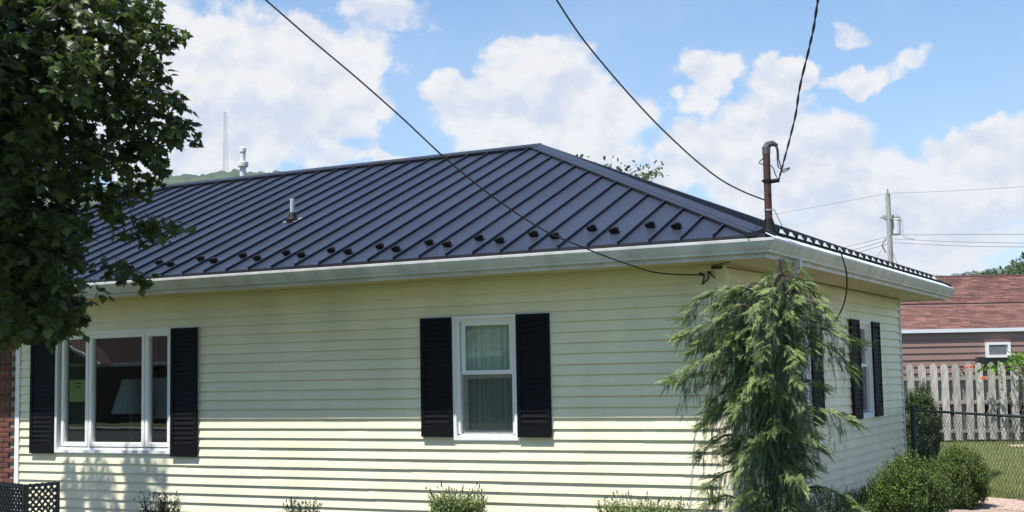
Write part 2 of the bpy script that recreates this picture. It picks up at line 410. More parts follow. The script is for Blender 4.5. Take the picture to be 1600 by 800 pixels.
# deck under the panels (one closed hip body)
zed = ZE + PM*(.8346-ED)
XL = RXL - (RY+ED)
deckp = [(XL,-ED,zed),(ED,-ED,zed),(ED,SIDE+ED,zed),(XL,SIDE+ED,zed),(RXL,RY,zr),(RXR,RY,zr)]
dk = MB(); dd = -.02
dk.add([(x,y,z+dd) for x,y,z in deckp]+[(x,y,zed-.06) for x,y,z in deckp[:4]],
       [(0,1,5,4),(1,2,5),(2,3,4,5),(3,0,4),(9,8,7,6),(0,6,7,1),(1,7,8,2),(2,8,9,3),(3,9,6,0)])
roof = dk.build('roof', TRIMM, house)
PITCH = .3731
def slope(fr, s0, s1, top, first, detail=True, name='roof_panel'):
    """fr(s,t): s along the eave, t inwards in plan from the wall line; top(s): plan distance at the upper edge"""
    s = first
    while s > s0: s -= PITCH
    edges = []
    while s < s1:
        a, c = max(s, s0), min(s+PITCH, s1); s += PITCH
        if c-a < .02: continue
        edges.append((a, c))
    br = breaks[name] if False else None
    for a, c in edges:
        cuts = sorted({a, c, *[q for q in BR if a < q < c]})
        # pan
        P = [(a,-ED)] + [(c,-ED)] + [(q, top(q)) for q in reversed(cuts)]
        P = [p for i, p in enumerate(P) if i < 2 or p[1] > -ED+1e-4]
        b = MB()
        if len(P) >= 3:
            nrm = NV(fr)
            w = random.uniform(-.0006, .0006)
            P3 = [Vector(fr(p, t, 0)) + nrm*(.001+w) for p, t in P]; b.v = [tuple(p) for p in P3]+[tuple(p-nrm*.012) for p in P3]
            n = len(P3); b.f = [tuple(range(n)), tuple(range(2*n-1,n-1,-1))]+[(i,n+i,n+(i+1)%n,(i+1)%n) for i in range(n)]
        if detail:
            # standing seam along the left edge of the pan and two low pencil ribs
            for (x, wd, h) in ((a, .011, .036),):
                tp = top(x)
                if tp > -ED+.03 and x > s0+.001:
                    nrm = NV(fr)
                    P0 = [Vector(fr(x-wd/2,-ED-.012,0)), Vector(fr(x+wd/2,-ED-.012,0)), Vector(fr(x+wd/2,tp,0)), Vector(fr(x-wd/2,tp,0))]
                    b.add(P0+[p+nrm*h for p in P0], [(0,1,2,3),(7,6,5,4),(0,4,5,1),(1,5,6,2),(2,6,7,3),(3,7,4,0)])
                    # folded top of the seam, a little wider
                    P1 = [Vector(fr(x-wd/2,-ED-.012,0)), Vector(fr(x+wd/2+.006,-ED-.012,0)), Vector(fr(x+wd/2+.006,tp,0)), Vector(fr(x-wd/2,tp,0))]
                    b.add([p+nrm*(h-.010) for p in P1]+[p+nrm*(h+.002) for p in P1], [(0,1,2,3),(7,6,5,4),(0,4,5,1),(1,5,6,2),(2,6,7,3),(3,7,4,0)])
        if b.v: b.build('roof_panel', METAL, roof)
def NV(fr):
    a = Vector(fr(0,0,0)); u = Vector(fr(1,0,0))-a; v = Vector(fr(0,1,0))-a
    n = u.cross(v).normalized(); return n if n.z > 0 else -n
zf = lambda t: ZE + PM*(.8346+t)
frF = lambda s, t, h: (s, t, zf(t)+h)
frR = lambda s, t, h: (-t, s, zf(t)+h)
frB = lambda s, t, h: (s, SIDE-t, zf(t)+h)
frL = lambda s, t, h: (-17+t+ (RXL-RY+17) , s, zf(t)+h)
BR = [RXR, RXL]
slope(frF, XL, ED, lambda s: min(RY, -s, s-(RXL-RY)), .134)
BR = [RY]
slope(frR, -ED, SIDE+ED, lambda s: min(s, SIDE-s), -.45)
BR = [RXR, RXL]
slope(frB, XL, ED, lambda s: min(RY, -s, s-(RXL-RY)), .134, detail=False)
BR = [RY]
slope(frL, -ED, SIDE+ED, lambda s: min(s, SIDE-s), -.45, detail=True)
# drip edge: black band under the pan ends
rect = lambda e, z: [(XL-e+0,-ED-e,z),(ED+e,-ED-e,z),(ED+e,SIDE+ED+e,z),(XL-e,SIDE+ED+e,z)]
b = MB(); A = rect(.004, zed+.001); Bq = rect(.006, zed-.058); Cq = rect(.03, zed-.075)
b.add(A+Bq+Cq, [(i,(i+1)%4,4+(i+1)%4,4+i) for i in range(4)]+[(4+i,4+(i+1)%4,8+(i+1)%4,8+i) for i in range(4)])
b.build('drip_edge', DRIP, roof)
# hip and ridge caps: two wings with hemmed lower edges and a raised middle fold
def cap(name, a, c, n1, n2, wing=.155, m=TRIMM):
    a, c = Vector(a), Vector(c); t = (c-a).normalized()
    d1 = n1.cross(t).normalized(); d1 = d1 if d1.z < 0 else -d1
    d2 = n2.cross(t).normalized(); d2 = d2 if d2.z < 0 else -d2
    prof = []
    up = (n1+n2).normalized()
    for d, n, sgn in ((d1, n1, 1), (d2, n2, -1)):
        side = [d*wing + n*.004, d*wing + n*.046, d*(wing-.012)+n*.049, d*(wing-.012)+n*.043, d*(wing*.62)+n*.043, d*(wing*.60)+n*.050, d*(wing*.54)+n*.050, d*(wing*.52)+n*.043, d*.016+n*.047]
        prof.append(side)
    pr = prof[0] + [up*.060] + prof[1][::-1]
    b = MB(); n = len(pr); b.add([a+p for p in pr]+[c+p for p in pr], [(i,i+1,n+i+1,n+i) for i in range(n-1)]+[tuple(range(n)), tuple(range(2*n-1,n-1,-1))])
    q = MB()
    for d, n_ in ((d1, n1), (d2, n2)):
        A_ = [a+d*wing+n_*.002, a+d*(wing+.007)+n_*.002, a+d*(wing+.007)+n_*.038, a+d*wing+n_*.038]; q.prism(A_, c-a)
    q.build(name+'_closure', DRIP, roof)
    return b.build(name, m, roof)
nF = NV(frF); nR = NV(frR); nB = NV(frB); nL = NV(frL)
pk = Vector((RXR,RY,zr)); pl = Vector((RXL,RY,zr))
hipdir = (Vector((ED-.03,-ED+.03,zed+.0126))-pk)
cap('hip_cap', pk, pk+hipdir, nF, nR); cap('hip_cap', pk, (ED,SIDE+ED,zed), nB, nR)
cap('hip_cap', pl, (XL,-ED,zed), nF, nL); cap('hip_cap', pl, (XL,SIDE+ED,zed), nB, nL)
cap('ridge_cap', pl-Vector((.06,0,-.004)), pk+Vector((.04,0,.004)), nF, nB, .145)

# snow guards: one to a pan, in two staggered rows
def snow_guard(px, py):
    n = Vector((0,-PM,1)); c = ZE + PM*.8346
    p = on(px, py+5, n, c)
    nn = nF; sd = Vector((0,1,PM)).normalized(); x = Vector((1,0,0))
    b = MB()
    def P(u, v, h): return p + x*u + sd*v + nn*h
    b.prism([P(-.045,-.02,.003),P(.045,-.02,.003),P(.045,.075,.003),P(-.045,.075,.003)], nn*.005)
    for cx, r, dv in ((-.038, .030, 0), (.020, .040, -.012)):                   # two rounded knobs of the guard face
        ring = []
        for lv, (rr, v) in enumerate(((r*.86, dv-.020), (r, dv-.008), (r, dv+.012), (r*.8, dv+.026))):
            ring.append([P(cx+rr*math.cos(a), v, .010+r*.95+rr*math.sin(a)) for a in [2*math.pi*k/12 for k in range(12)]])
        k = len(b.v)
        for rg in ring: b.v += [tuple(q) for q in rg]
        for i in range(3):
            for j in range(12): b.f.append((k+i*12+j, k+i*12+(j+1)%12, k+(i+1)*12+(j+1)%12, k+(i+1)*12+j))
        b.f += [tuple(k+j for j in range(11,-1,-1)), tuple(k+36+j for j in range(12))]
    b.prism([P(-.008,.0,.008),P(.008,.0,.008),P(.008,.07,.008)], nn*.03)
    b.build('snow_guard', BLACK, roof, smooth=False)
GU = [(250,409),(267,411),(315,403),(335,406),(381,398),(403,402),(449,394),(472,397),(519,390),(545,392),(595,384),(620,388),(672,378),(700,381),(750,371),(782,375),(835,365),(868,368),(926,356),(961,360),(1017,351),(1058,353),(188,415),(205,417),(128,421),(146,423)]
for q in GU: snow_guard(*q)
GG = mat('bright_strip_metal', (.80,.80,.78), .35, var=.1, vscale=6)  # invented parts: bright strip and bar with dark blocks along the right eave
b = MB(); P_ = [(.832,2.987),(.70,zed+.022),(.70,zed+.010),(.826,2.980)]
b.add([(n_,y_,z_) for y_ in (-.66,SIDE+.70) for n_,z_ in P_], [(i,4+i,4+(i+1)%4,(i+1)%4) for i in range(4)]+[(0,1,2,3),(7,6,5,4)]); b.build('bright_strip', GG, house)
b = MB(); xr = .56; zb_ = ZE+PM*(.8346-xr)+.036
P_ = [(xr+.045,zb_),(xr,zb_+.062),(xr-.008,zb_+.060),(xr+.030,zb_)]
b.add([(n_,y_,z_) for y_ in (-.28,SIDE+.40) for n_,z_ in P_], [(i,4+i,4+(i+1)%4,(i+1)%4) for i in range(4)]+[(0,1,2,3),(7,6,5,4)]); b.build('bright_bar', GG, roof)  # added bar, tilted to catch the sun, for white gaps between the blocks
b = MB(); b.tube([(xr-.012,-.30,zb_+.070),(xr-.012,SIDE+.42,zb_+.070)], .015, 6); b.build('dark_top_tube', BLACK, roof)  # added dark line along the top of the bright bar
gm = None
for i in range(26):
    y_ = -.45+PITCH*(i+.5)
    if y_ < -.25 or y_ > SIDE+.35: continue
    if gm is None:
        q = MB(); q.box((xr-.02,-.035,0),(xr+.052,.035,.070)); q.tube([(xr+.03,-.05,.05),(xr+.03,.05,.05)], .028, 8)
        gm = q.build('dark_block', BLACK, roof); o = gm  # added dark blocks standing against the bright bar
    else: o = gm.copy(); C.objects.link(o)
    o.location = (0,y_,zb_-.02)
# plumbing vent with rubber boot
v0 = on(457, 345, (0,-PM,1), ZE+PM*.8346)
MB().tube([v0+Vector((0,0,-.05)), v0+Vector((0,0,.33))], .036, 14).build('vent_pipe', GALV, roof, smooth=False)
b = MB(); b.tube([v0+nF*.006, v0+nF*.012, v0+Vector((0,0,.05)), v0+Vector((0,0,.10)), v0+Vector((0,0,.125))], [.10,.098,.07,.052,.040], 14)
b.build('pipe_boot', BLACK, roof)
b = MB(); sd = Vector((0,1,PM)).normalized()
b.prism([v0+Vector((-.13,0,0))+sd*-.085+nF*.003, v0+Vector((.13,0,0))+sd*-.085+nF*.003, v0+Vector((.13,0,0))+sd*.12+nF*.003, v0+Vector((-.13,0,0))+sd*.12+nF*.003], nF*.005); b.build('vent_flashing', GREYM, roof)
# white flue rising behind the ridge
fb = Vector((-10.86, 4.85, zr-.19)); b = MB()
b.tube([fb, fb+Vector((0,0,.47))], .058, 16); b.tube([fb+Vector((0,0,.46)), fb+Vector((0,0,.475)), fb+Vector((0,0,.52)), fb+Vector((0,0,.56)), fb+Vector((0,0,.575))], [.062,.098,.10,.098,.05], 16)
b.tube([fb+Vector((0,0,.57)), fb+Vector((0,0,.73))], .048, 16); b.tube([fb+Vector((0,0,.73)), fb+Vector((0,0,.75)), fb+Vector((0,0,.82)), fb+Vector((0,0,.84))], [.052,.06,.06,.04], 16)
b.build('flue', FLUEM, roof)

# ------------------------------------------------------------------ windows and shutters
def room(fr, u0, u1, z0, z1, depth=1.6):
    b = MB(); d = -.13
    b.fbox(fr, u0-.3, u1+.3, -depth-.03, -depth, z0-.5, z1+.2)
    b.fbox(fr, u0-.33, u0-.3, -depth, d, z0-.5, z1+.2); b.fbox(fr, u1+.3, u1+.33, -depth, d, z0-.5, z1+.2)
    b.fbox(fr, u0-.3, u1+.3, -depth, d, z0-.53, z0-.5); b.fbox(fr, u0-.3, u1+.3, -depth, d, z1+.2, z1+.23)
    return b
def drape(fr, u0, u1, z0, z1, n, folds, amp=.034):
    b = MB(); k = folds*6; r = random.Random(u0)
    ph = [r.uniform(0, 6.28) for _ in range(3)]
    for i in range(k+1):
        t = i/k; u = u0+(u1-u0)*t
        a = amp*(math.sin(2*math.pi*folds*t+ph[0]) + .5*math.sin(2*math.pi*folds*1.7*t+ph[1]))
        for z, s in ((z0, 1.), ((z0+z1)/2, .9), (z1, .6)): b.v.append(fr(u, n+a*s, z))
    for i in range(k):
        for j in range(2): b.f.append((i*3+j, (i+1)*3+j, (i+1)*3+j+1, i*3+j+1))
    return b
def casing(fr, w, ow=.045, out=.046, sill=.0):
    u0,u1,z0,z1 = w; b = MB()
    b.fbox(fr, u0, u0+ow, -.10, out, z0, z1); b.fbox(fr, u1-ow, u1, -.10, out, z0, z1)
    b.fbox(fr, u0+ow, u1-ow, -.10, out-.002, z1-ow, z1); b.fbox(fr, u0+ow, u1-ow, -.10, out-.002, z0, z0+ow)
    b.fbox(fr, u0+ow, u1-ow, -.10, .012, z0+ow, z0+ow+.03)
    b.fbox(fr, u0-.012, u1+.012, 0.002, .034, z0-.014, z0-.001)
    return b
def sash(fr, u0, u1, z0, z1, n0, n1, w=.042):
    b = MB()
    b.fbox(fr, u0, u0+w, n0, n1, z0, z1); b.fbox(fr, u1-w, u1, n0, n1, z0, z1)
    b.fbox(fr, u0+w, u1-w, n0, n1-.001, z1-w, z1); b.fbox(fr, u0+w, u1-w, n0, n1-.001, z0, z0+w)
    i = .010                                               # glazing bead step
    b.fbox(fr, u0+w, u0+w+i, n0, n1-.014, z0+w, z1-w); b.fbox(fr, u1-w-i, u1-w, n0, n1-.014, z0+w, z1-w)
    b.fbox(fr, u0+w+i, u1-w-i, n0, n1-.015, z1-w-i, z1-w); b.fbox(fr, u0+w+i, u1-w-i, n0, n1-.015, z0+w, z0+w+i)
    return b
def pane(fr, u0, u1, z0, z1, n): return MB().fbox(fr, u0, u1, n-.004, n, z0, z1)
# triple window
b = casing(FR, W1); win1 = b.build('window', WHITE, house, label='wide white three-light window with a green paper in its left light')
for (a, c) in ((-10.27, -9.735), (-9.715, -8.645), (-8.625, -8.165)):
    sash(FR, a, c, .69, 2.315, -.055, .020, .052).build('sash', WHITE, win1)
    pane(FR, a+.06, c-.06, .745, 2.26, -.028).build('pane', GLASS, win1)
for u_ in (-9.725, -8.635): MB().fbox(FR, u_-.011, u_+.011, -.08, .010, .675, 2.315).build('mullion', WHITE, win1)
room(FR, -10.35, -8.15, .6, 2.36, 2.4).build('room_lining', ROOM, win1)
drape(FR, -10.30, -9.80, .5, 2.4, -.16, 7).build('curtain', DARKC, win1)
nt = thing('paper_notice', 'yellow-green paper notice taped inside the left light of the wide window', 'notice', (-9.99, .035, 1.3))
MB().fbox(FR, -10.165, -9.83, -.040, -.038, 1.335, 1.66).build('sheet', NOTE, nt)
q = MB(); q.fbox(FR, -10.05, -9.93, -.0375, -.0365, 1.595, 1.615); q.fbox(FR, -10.03, -9.93, -.0375, -.0365, 1.545, 1.562); q.build('printed_line', INK, nt)
lamp = thing('table_lamp', 'table lamp with pale cone shade standing dimly behind the wide window', 'lamp', (-8.9, .55, .2))
lc = on(206,618,(0,1,0),.5); q = MB(); q.tube([(lc.x,.5,lc.z-.26),(lc.x,.5,lc.z+.24)], [.30,.14], 20, cap=False); q.build('lamp_shade', LAMP, lamp)
q = MB(); q.tube([(lc.x,.5,.1),(lc.x,.5,.12),(lc.x,.5,.7),(lc.x,.5,lc.z)], [.12,.03,.05,.015], 10); q.build('lamp_stand', ROOM, lamp)
lc = on(250,622,(0,1,0),.75); q = MB().box((lc.x-.30,.75,lc.z-.3),(lc.x+.30,.78,lc.z+.3)); o = q.build('pinned_cloth', LAMP); tag(o, 'pale cloth hanging inside behind the right light of the wide window', 'cloth')
# double hung windows
def double_hung(fr, w, label, curtain=True):
    u0,u1,z0,z1 = w; o = casing(fr, w).build('window', WHITE, house, label=label)
    zm = z0 + (z1-z0)*.545
    q = MB(); q.fbox(fr, u0+.045, u0+.085, -.09, .012, z0+.06, z1-.045); q.fbox(fr, u1-.085, u1-.045, -.09, .012, z0+.06, z1-.045); q.fbox(fr, u0+.045, u1-.045, -.09, .010, z1-.075, z1-.045); q.build('jamb', WHITE, o)
    sash(fr, u0+.10, u1-.085, zm-.03, z1-.075, -.05, -.010, .040).build('sash', WHITE, o)
    pane(fr, u0+.145, u1-.13, zm+.01, z1-.115, -.03).build('pane', GLASS, o)
    sash(fr, u0+.10, u1-.085, z0+.075, zm-.032, -.09, -.052, .040).build('sash', WHITE, o)
    pane(fr, u0+.145, u1-.13, z0+.115, zm-.07, -.07).build('pane', GLASS, o)
    MB().fbox(fr, u0+.105, u1-.09, -.0500, -.0492, z0+.085, zm-.035).build('insect_screen', SCREEN, o)
    q = MB(); e = .018
    q.fbox(fr, u0+.10, u0+.10+e, -.051, -.040, z0+.08, zm-.033); q.fbox(fr, u1-.085-e, u1-.085, -.051, -.040, z0+.08, zm-.033); q.fbox(fr, u0+.118, u1-.103, -.051, -.041, z0+.08, z0+.08+e)
    q.build('screen_frame', GREYM, o)
    room(fr, u0, u1, z0, z1, 1.2).build('room_lining', ROOM, o)
    if curtain:
        um = (u0+u1)/2
        drape(fr, u0-.02, um+.01, z0-.1, z1+.02, -.135, 6).build('curtain', CURT, o); drape(fr, um-.012, u1+.02, z0-.1, z1+.02, -.13, 7).build('curtain', CURT, o)
    return o
double_hung(FR, W2, 'white double-hung window with drawn sheer curtains between black shutters')
double_hung(SD, W3, 'white double-hung window on the shaded side wall near the far corner', False)
double_hung(SD, W4, 'white double-hung window on the side wall hidden behind the weeping conifer', False)
def shutter(fr, u0, u1, z0, z1):
    b = MB(); st = .055; n0, n1 = .042, .074
    b.fbox(fr, u0, u0+st, n0, n1, z0, z1); b.fbox(fr, u1-st, u1, n0, n1, z0, z1)
    b.fbox(fr, u0+st, u1-st, n0, n1-.001, z0, z0+.155); b.fbox(fr, u0+st, u1-st, n0, n1-.001, z1-.075, z1)
    b.fbox(fr, u0+st, u1-st, n0-.003, n0+.006, z0+.155, z1-.075)
    o = b.build('shutter', SHUT, house)
    q = MB(); z = z0+.158; p = .068
    while z < z1-.075-.05:
        P = [fr(u0+st-.002, n, zz) for n, zz in ((n0+.006, z+p*.98), (n0+.014, z+p*.98), (n1-.004, z+.012), (n1-.006, z+.003), (n0+.006, z+.010))]
        Q = [fr(u1-st+.002, n, zz) for n, zz in ((n0+.006, z+p*.98), (n0+.014, z+p*.98), (n1-.004, z+.012), (n1-.006, z+.003), (n0+.006, z+.010))]
        q.add(P+Q, [(i,(i+1)%5,5+(i+1)%5,5+i) for i in range(5)]); z += p
    q.build('louvres', SHUT, o, kind='stuff')
    return o
for (a, c, z0, z1) in ((-10.865,-10.385,.585,2.352),(-8.115,-7.645,.565,2.350),(-3.997,-3.55,.853,2.335),(-2.635,-2.19,.853,2.335)): shutter(FR, a, c, z0, z1)
for (a, c) in ((5.52,6.03),(6.89,7.40),(1.94,2.45),(3.31,3.84)): shutter(SD, a, c, .853, 2.345)
# thin light J-channel round shutters of the front window
for bb in ((-4.012,-3.999,.95,2.349),(-2.188,-2.175,.95,2.349),(-3.999,-3.55,2.337,2.349),(-2.635,-2.188,2.337,2.349),(-8.115,-7.63,2.352,2.364),(-10.87,-10.38,2.354,2.366)):
    MB().fbox(FR, bb[0], bb[1], 0, .034, bb[2], bb[3]).build('trim_channel', WHITE, house)

# ------------------------------------------------------------------ service mast on the roof corner
mb0 = Vector((.655, -.38, ZE+PM*(.8346-.5)))
dm = (mb0-CAM).dot(FW)
mtop = at(1201, 232, dm)
mast = bpy.data.objects.new('service_mast', None); C.objects.link(mast); mast.parent = house; mast.location = mb0
def mpart(b, name, m, **k):
    o = b.build(name, m, None, **k); o.parent = mast; o.location = -mb0; return o
mt = Vector((mb0.x, mb0.y, mtop.z))
mpart(MB().tube([mb0-Vector((0,0,.3)), mt], .040, 14), 'mast_pipe', RUST)
mpart(MB().tube([mb0-Vector((0,0,.03)), mb0+Vector((0,0,.05)), mb0+Vector((0,0,.11))], [.085,.060,.046], 12), 'roof_boot', BLACK)
rx = R2.copy(); rx.z = 0; rx.normalize()
mpart(MB().tube([mt-Vector((0,0,.05)), mt+Vector((0,0,.02)), mt+rx*.02+Vector((0,0,.055)), mt+rx*.07+Vector((0,0,.07)), mt+rx*.125+Vector((0,0,.045))], [.044,.046,.042,.034,.018], 10), 'weatherhead', mat('aged_zinc',(.10,.10,.10),.7,var=.5,vscale=25))
hk = at(1217, 280, dm)                                     # insulator where the drop ends
cl = Vector((mb0.x, mb0.y, hk.z-.01))
b = MB(); b.tube([cl-Vector((0,0,.014)), cl+Vector((0,0,.014))], .048, 12); b.tube([cl-rx*.06, cl+rx*.06], .012, 6); b.tube([cl+rx*.04+Vector((0,0,-.005)), hk+Vector((0,0,-.01))], .024, 8)
mpart(b, 'clamp_bracket', BLACK)
b = MB(); b.tube([cl+Vector((0,0,-.33)), cl+Vector((0,0,-.31))], .046, 12); mpart(b, 'pipe_strap', GREYM)
b = MB(); A = lambda x, y, o=0: at(x, y, dm-.08+o)
b.tube([A(1196,245),A(1187,252),A(1186,255),A(1192,257),A(1205,259),A(1209,264),A(1211,272),A(1214,277)], .006, 5)
b.tube([A(1211,227),A(1214,235),A(1214.5,250),A(1216,261),A(1220,264)], .007, 5); b.tube([A(1214,227),A(1216,236),A(1216.5,248),A(1219,258),A(1221,262)], .007, 5)
b.tube([A(1219,268),A(1225,269),A(1233,264),A(1234,262),A(1227,264),A(1221,267)], .008, 5)
mpart(b, 'splice_wires', CABLE)

# ------------------------------------------------------------------ overhead wires
def wire_plane(a, bpt):                                    # vertical plane through two plan points
    a = Vector(a); d = Vector((bpt[0]-a.x, bpt[1]-a.y, 0)); n = Vector((-d.y, d.x, 0)).normalized(); return n, n.dot(a)
def sm(pts, k=6):
    out = []
    P = [pts[0]*2-pts[1]] + pts + [pts[-1]*2-pts[-2]]
    for i in range(1, len(P)-2):
        for j in range(k):
            t = j/k; out.append(.5*((2*P[i])+(-P[i-1]+P[i+1])*t+(2*P[i-1]-5*P[i]+4*P[i+1]-P[i+2])*t*t+(-P[i-1]+3*P[i]-3*P[i+1]+P[i+2])*t**3))
    out.append(pts[-1]); return out
def wire(name, label, start, plan_end, px, r, tail=None):
    n, c = wire_plane(start, plan_end)
    pts = [Vector(start)] + [on(x, y, n, c) for x, y in px]
    if tail: pts.append(Vector(tail))
    pts = sm(pts)
    return tag(MB().tube(pts, r, 5).build(name, CABLE), label, 'cable')
WALLA = Vector((-.22, -.02, 2.69))
POLE2 = (-2.2, -13.5)                                      # street pole outside the frame on the left
w = wire('phone_cable', 'thin black cable running from upper left across the roof to the wall near the corner', WALLA, (-7.2,-12.5),
     [(1060,429),(1020,425),(985,414),(950,402),(900,382),(850,360),(775,311),(700,251),(630,186),(560,124),(490,65),(420,4),(400,-14)], .0085)
MA = Vector((mb0.x-.03, mb0.y, at(1196,312,dm).z))
wire('drop_cable', 'slack black cable sagging from the top centre to the rusty mast', MA, (-2.0,-13.5),
     [(1165,301),(1130,283),(1095,257),(1060,226),(1020,187),(975,138),(930,85),(900,46),(870,0),(858,-20)], .0085)
n, c = wire_plane(hk, (4.6,-10.5))
core = sm([hk.copy(), ] + [on(x, y, n, c) for x, y in [(1222,262),(1232,225),(1243,180),(1250,135),(1262,85),(1271,45),(1278,0),(1281,-25)]], 10)
tr = thing('twisted_service_cable', 'thick twisted black service cable rising steeply from the rusty mast to the top edge', 'cable', hk)
for ph, rr, of in ((0,.0062,.0055),(math.pi,.0055,.0055)):
    pts = []
    for i, p in enumerate(core):
        q = i*.62+ph; pts.append(p+R2*math.cos(q)*of+FW*math.sin(q)*of)
    MB().tube(pts, rr, 6).build('conductor', CABLE, tr)
# knot of the phone cable at the wall
q = MB(); Y = lambda x, y, n=.05: on(x, y, (0,1,0), -n)
q.tube(sm([Y(1095,428),Y(1100,431),Y(1099,438),Y(1097,444.5),Y(1100,441),Y(1106,436),Y(1107,428),Y(1108,425),Y(1112,430),Y(1117,434)],4), .008, 5)
q.tube([Y(1094,427.5,.07),Y(1098,429,.03)], .016, 6); q.tube([Y(1106,425,.06),Y(1110,426,.02)], .014, 6)
tag(q.build('cable_loop', CABLE), 'small knot of black cable fixed to the wall under the eave', 'cable')
q = MB(); Z = lambda x, y, n=.05: on(x, y, (1,0,0), n)
q.tube(sm([Vector((-.1,-.12,SOF-.02)),Vector((-.02,-.25,SOF-.022)),Vector((.22,-.44,SOF-.015))],4), .0065, 5)
q.box((-.13,-.06,SOF-.05),(-.01,-.02,SOF-.02))
q.tube(sm([Vector((-.02,-.05,SOF-.03)),Vector((.06,.3,SOF-.035)),Vector((.06,3,SOF-.012)),Vector((.05,9,SOF-.012))],4), .006, 5)
tag(q.build('eave_wiring', CABLE), 'thin dark wire pinned along the soffit around the house corner', 'cable')
# hanging loop of cable from the gutter, side face
lp = [(1312,390,.86),(1318,408,.87),(1323,430,.86),(1322,460,.80),(1314,486,.6),(1300,508,.35),(1282,516,.16),(1268,512,.06)]
q = MB().tube(sm([on(x,y,(1,0,0),n) for x,y,n in lp]), .010, 6)
tag(q.build('hanging_cable', CABLE), 'black cable hanging in a wide loop from the side gutter to the wall', 'cable')

# ------------------------------------------------------------------ far utility pole
WOOD = mat('weathered_pole', (.46,.45,.42), .9, var=.5, vscale=4, stretch=(6,6,.6), bump=.3)
pd = 70; pt_ = at(1387,303,pd); pb = Vector((pt_.x,pt_.y,GZ))
pole = thing('utility_pole', 'grey wooden utility pole with a transformer beyond the house corner', 'utility pole', pb)
MB().tube([pb, pt_], [.17,.125], 10).build('pole_shaft', WOOD, pole)
ux = Vector((R2.x,R2.y,0)).normalized()
TR = mat('transformer_grey', (.66,.67,.68), .45, var=.1)
tcn = at(1400,355,pd); tcn = Vector((tcn.x,tcn.y,tcn.z))
b = MB(); b.tube([tcn-Vector((0,0,.42)),tcn-Vector((0,0,.36)),tcn+Vector((0,0,.34)),tcn+Vector((0,0,.40)),tcn+Vector((0,0,.45))], [.20,.25,.25,.27,.16], 16)
b.build('transformer', TR, pole)
q = MB()
for dx in (-.1,.12): q.tube([tcn+ux*dx+Vector((0,0,.42)),tcn+ux*dx+Vector((0,0,.68))], [.045,.02], 8)
q.build('bushing', GREYM, pole)
q = MB(); q.tube([tcn-ux*.5+Vector((0,0,.25)),tcn+Vector((0,0,.25))], .035, 6); q.tube([tcn-ux*.5-Vector((0,0,.25)),tcn-Vector((0,0,.25))], .035, 6)
am = at(1384,340,pd); q.box((am.x-.1,am.y-.16,am.z-.12),(am.x+.35,am.y+.12,am.z+.10)); q.tube([am-ux*.3, am+ux*.75+Vector((0,0,.02))], .035, 6)
q.build('bracket', GREYM, pole)
q = MB(); q.tube([am+ux*.75,am+ux*.9-Vector((0,0,.5)),am+ux*.85-Vector((0,0,1.0)),at(1417,372,pd),at(1428,374,pd)], .015, 4)
q.tube([at(1384,372,pd),at(1378,383,pd),at(1384,395,pd)], .04, 5)
q.tube([pt_, pt_+Vector((0,0,.25))], .05, 6)
q.build('jumper_wire', GREYM, pole)
def farwire(label, pts, r=.014):
    P = [at(*p) for p in pts]; tag(MB().tube(sm(P,5), r, 4).build('power_line', GREYW), label, 'power line', 'lines on the far utility pole')
GREYW = mat('line_grey', (.13,.13,.14), .7)
farwire('faint highest line leaving the top of the far pole to the right edge', [(1387,302,70),(1450,300,66),(1530,296,62),(1605,291,58),(1700,283,52)], .010)
farwire('faint line from the far pole top down to the left behind the roof', [(1387,302,70),(1330,313,72),(1260,326,75),(1190,338,78)], .010)
farwire('topmost of three close dark lines right of the far pole', [(1390,366,70),(1430,367,67),(1500,366.5,63),(1605,366,58),(1700,365,52)])
farwire('middle of three close dark lines right of the far pole', [(1390,373,70),(1430,375,67),(1500,378,63),(1605,380,58),(1700,381,52)])
farwire('lowest of three close dark lines right of the far pole', [(1390,379,70),(1430,381,67),(1500,384.5,63),(1605,386,58),(1700,387,52)])
farwire('upper of the three lines from the far pole down to the left', [(1386,370,70),(1350,379,73),(1310,389,76),(1270,398,79)])
farwire('middle of the three lines from the far pole down to the left', [(1386,375,70),(1350,386,73),(1320,394,76),(1280,404,79)])
farwire('lowest of the three lines from the far pole down to the left', [(1386,381,70),(1350,392,73),(1320,401,76),(1280,410,79)])
farwire('thin guy line slanting left from the far pole', [(1382,383,70),(1370,402,70),(1355,425,70)], .012)
farwire('thin guy line slanting right from the far pole', [(1389,381,70),(1402,412,70),(1412,440,70)], .012)

# thin wire behind the mast on the roof corner
tag(MB().tube([at(1209,326,dm+.1),at(1223,355,dm+.3)], .004, 4).build('stay_wire', CABLE), 'very thin stay wire slanting down from the rusty mast', 'cable')

# ------------------------------------------------------------------ radio tower
tb = at(352,300,600); tt = at(352,172,600); STEEL = mat('tower_steel', (.30,.31,.34), .6)
tw = thing('radio_mast', 'slender lattice radio tower on the wooded hill behind the roof', 'radio tower', Vector((tb.x,tb.y,60)))
q = MB(); base = Vector((tb.x,tb.y,55)); H = tt.z-55
def leg(a, z): w = .9 if z > H*.9 else 2.2-1.3*z/H; return base+Vector((math.cos(a)*w*.8, math.sin(a)*w*.8, z))
for k in range(3):
    a = k*2.094+.3; q.tube([leg(a,0),leg(a,H*.5),leg(a,H)], .075, 4)
q.build('tower_legs', STEEL, tw)
q = MB()
for i in range(34):
    z0, z1 = H*i/34, H*(i+1)/34
    for k in range(3): q.tube([leg(k*2.094+.3,z0), leg((k+1)*2.094+.3,z1)], .045, 3)
q.build('tower_bracing', STEEL, tw, kind='stuff')

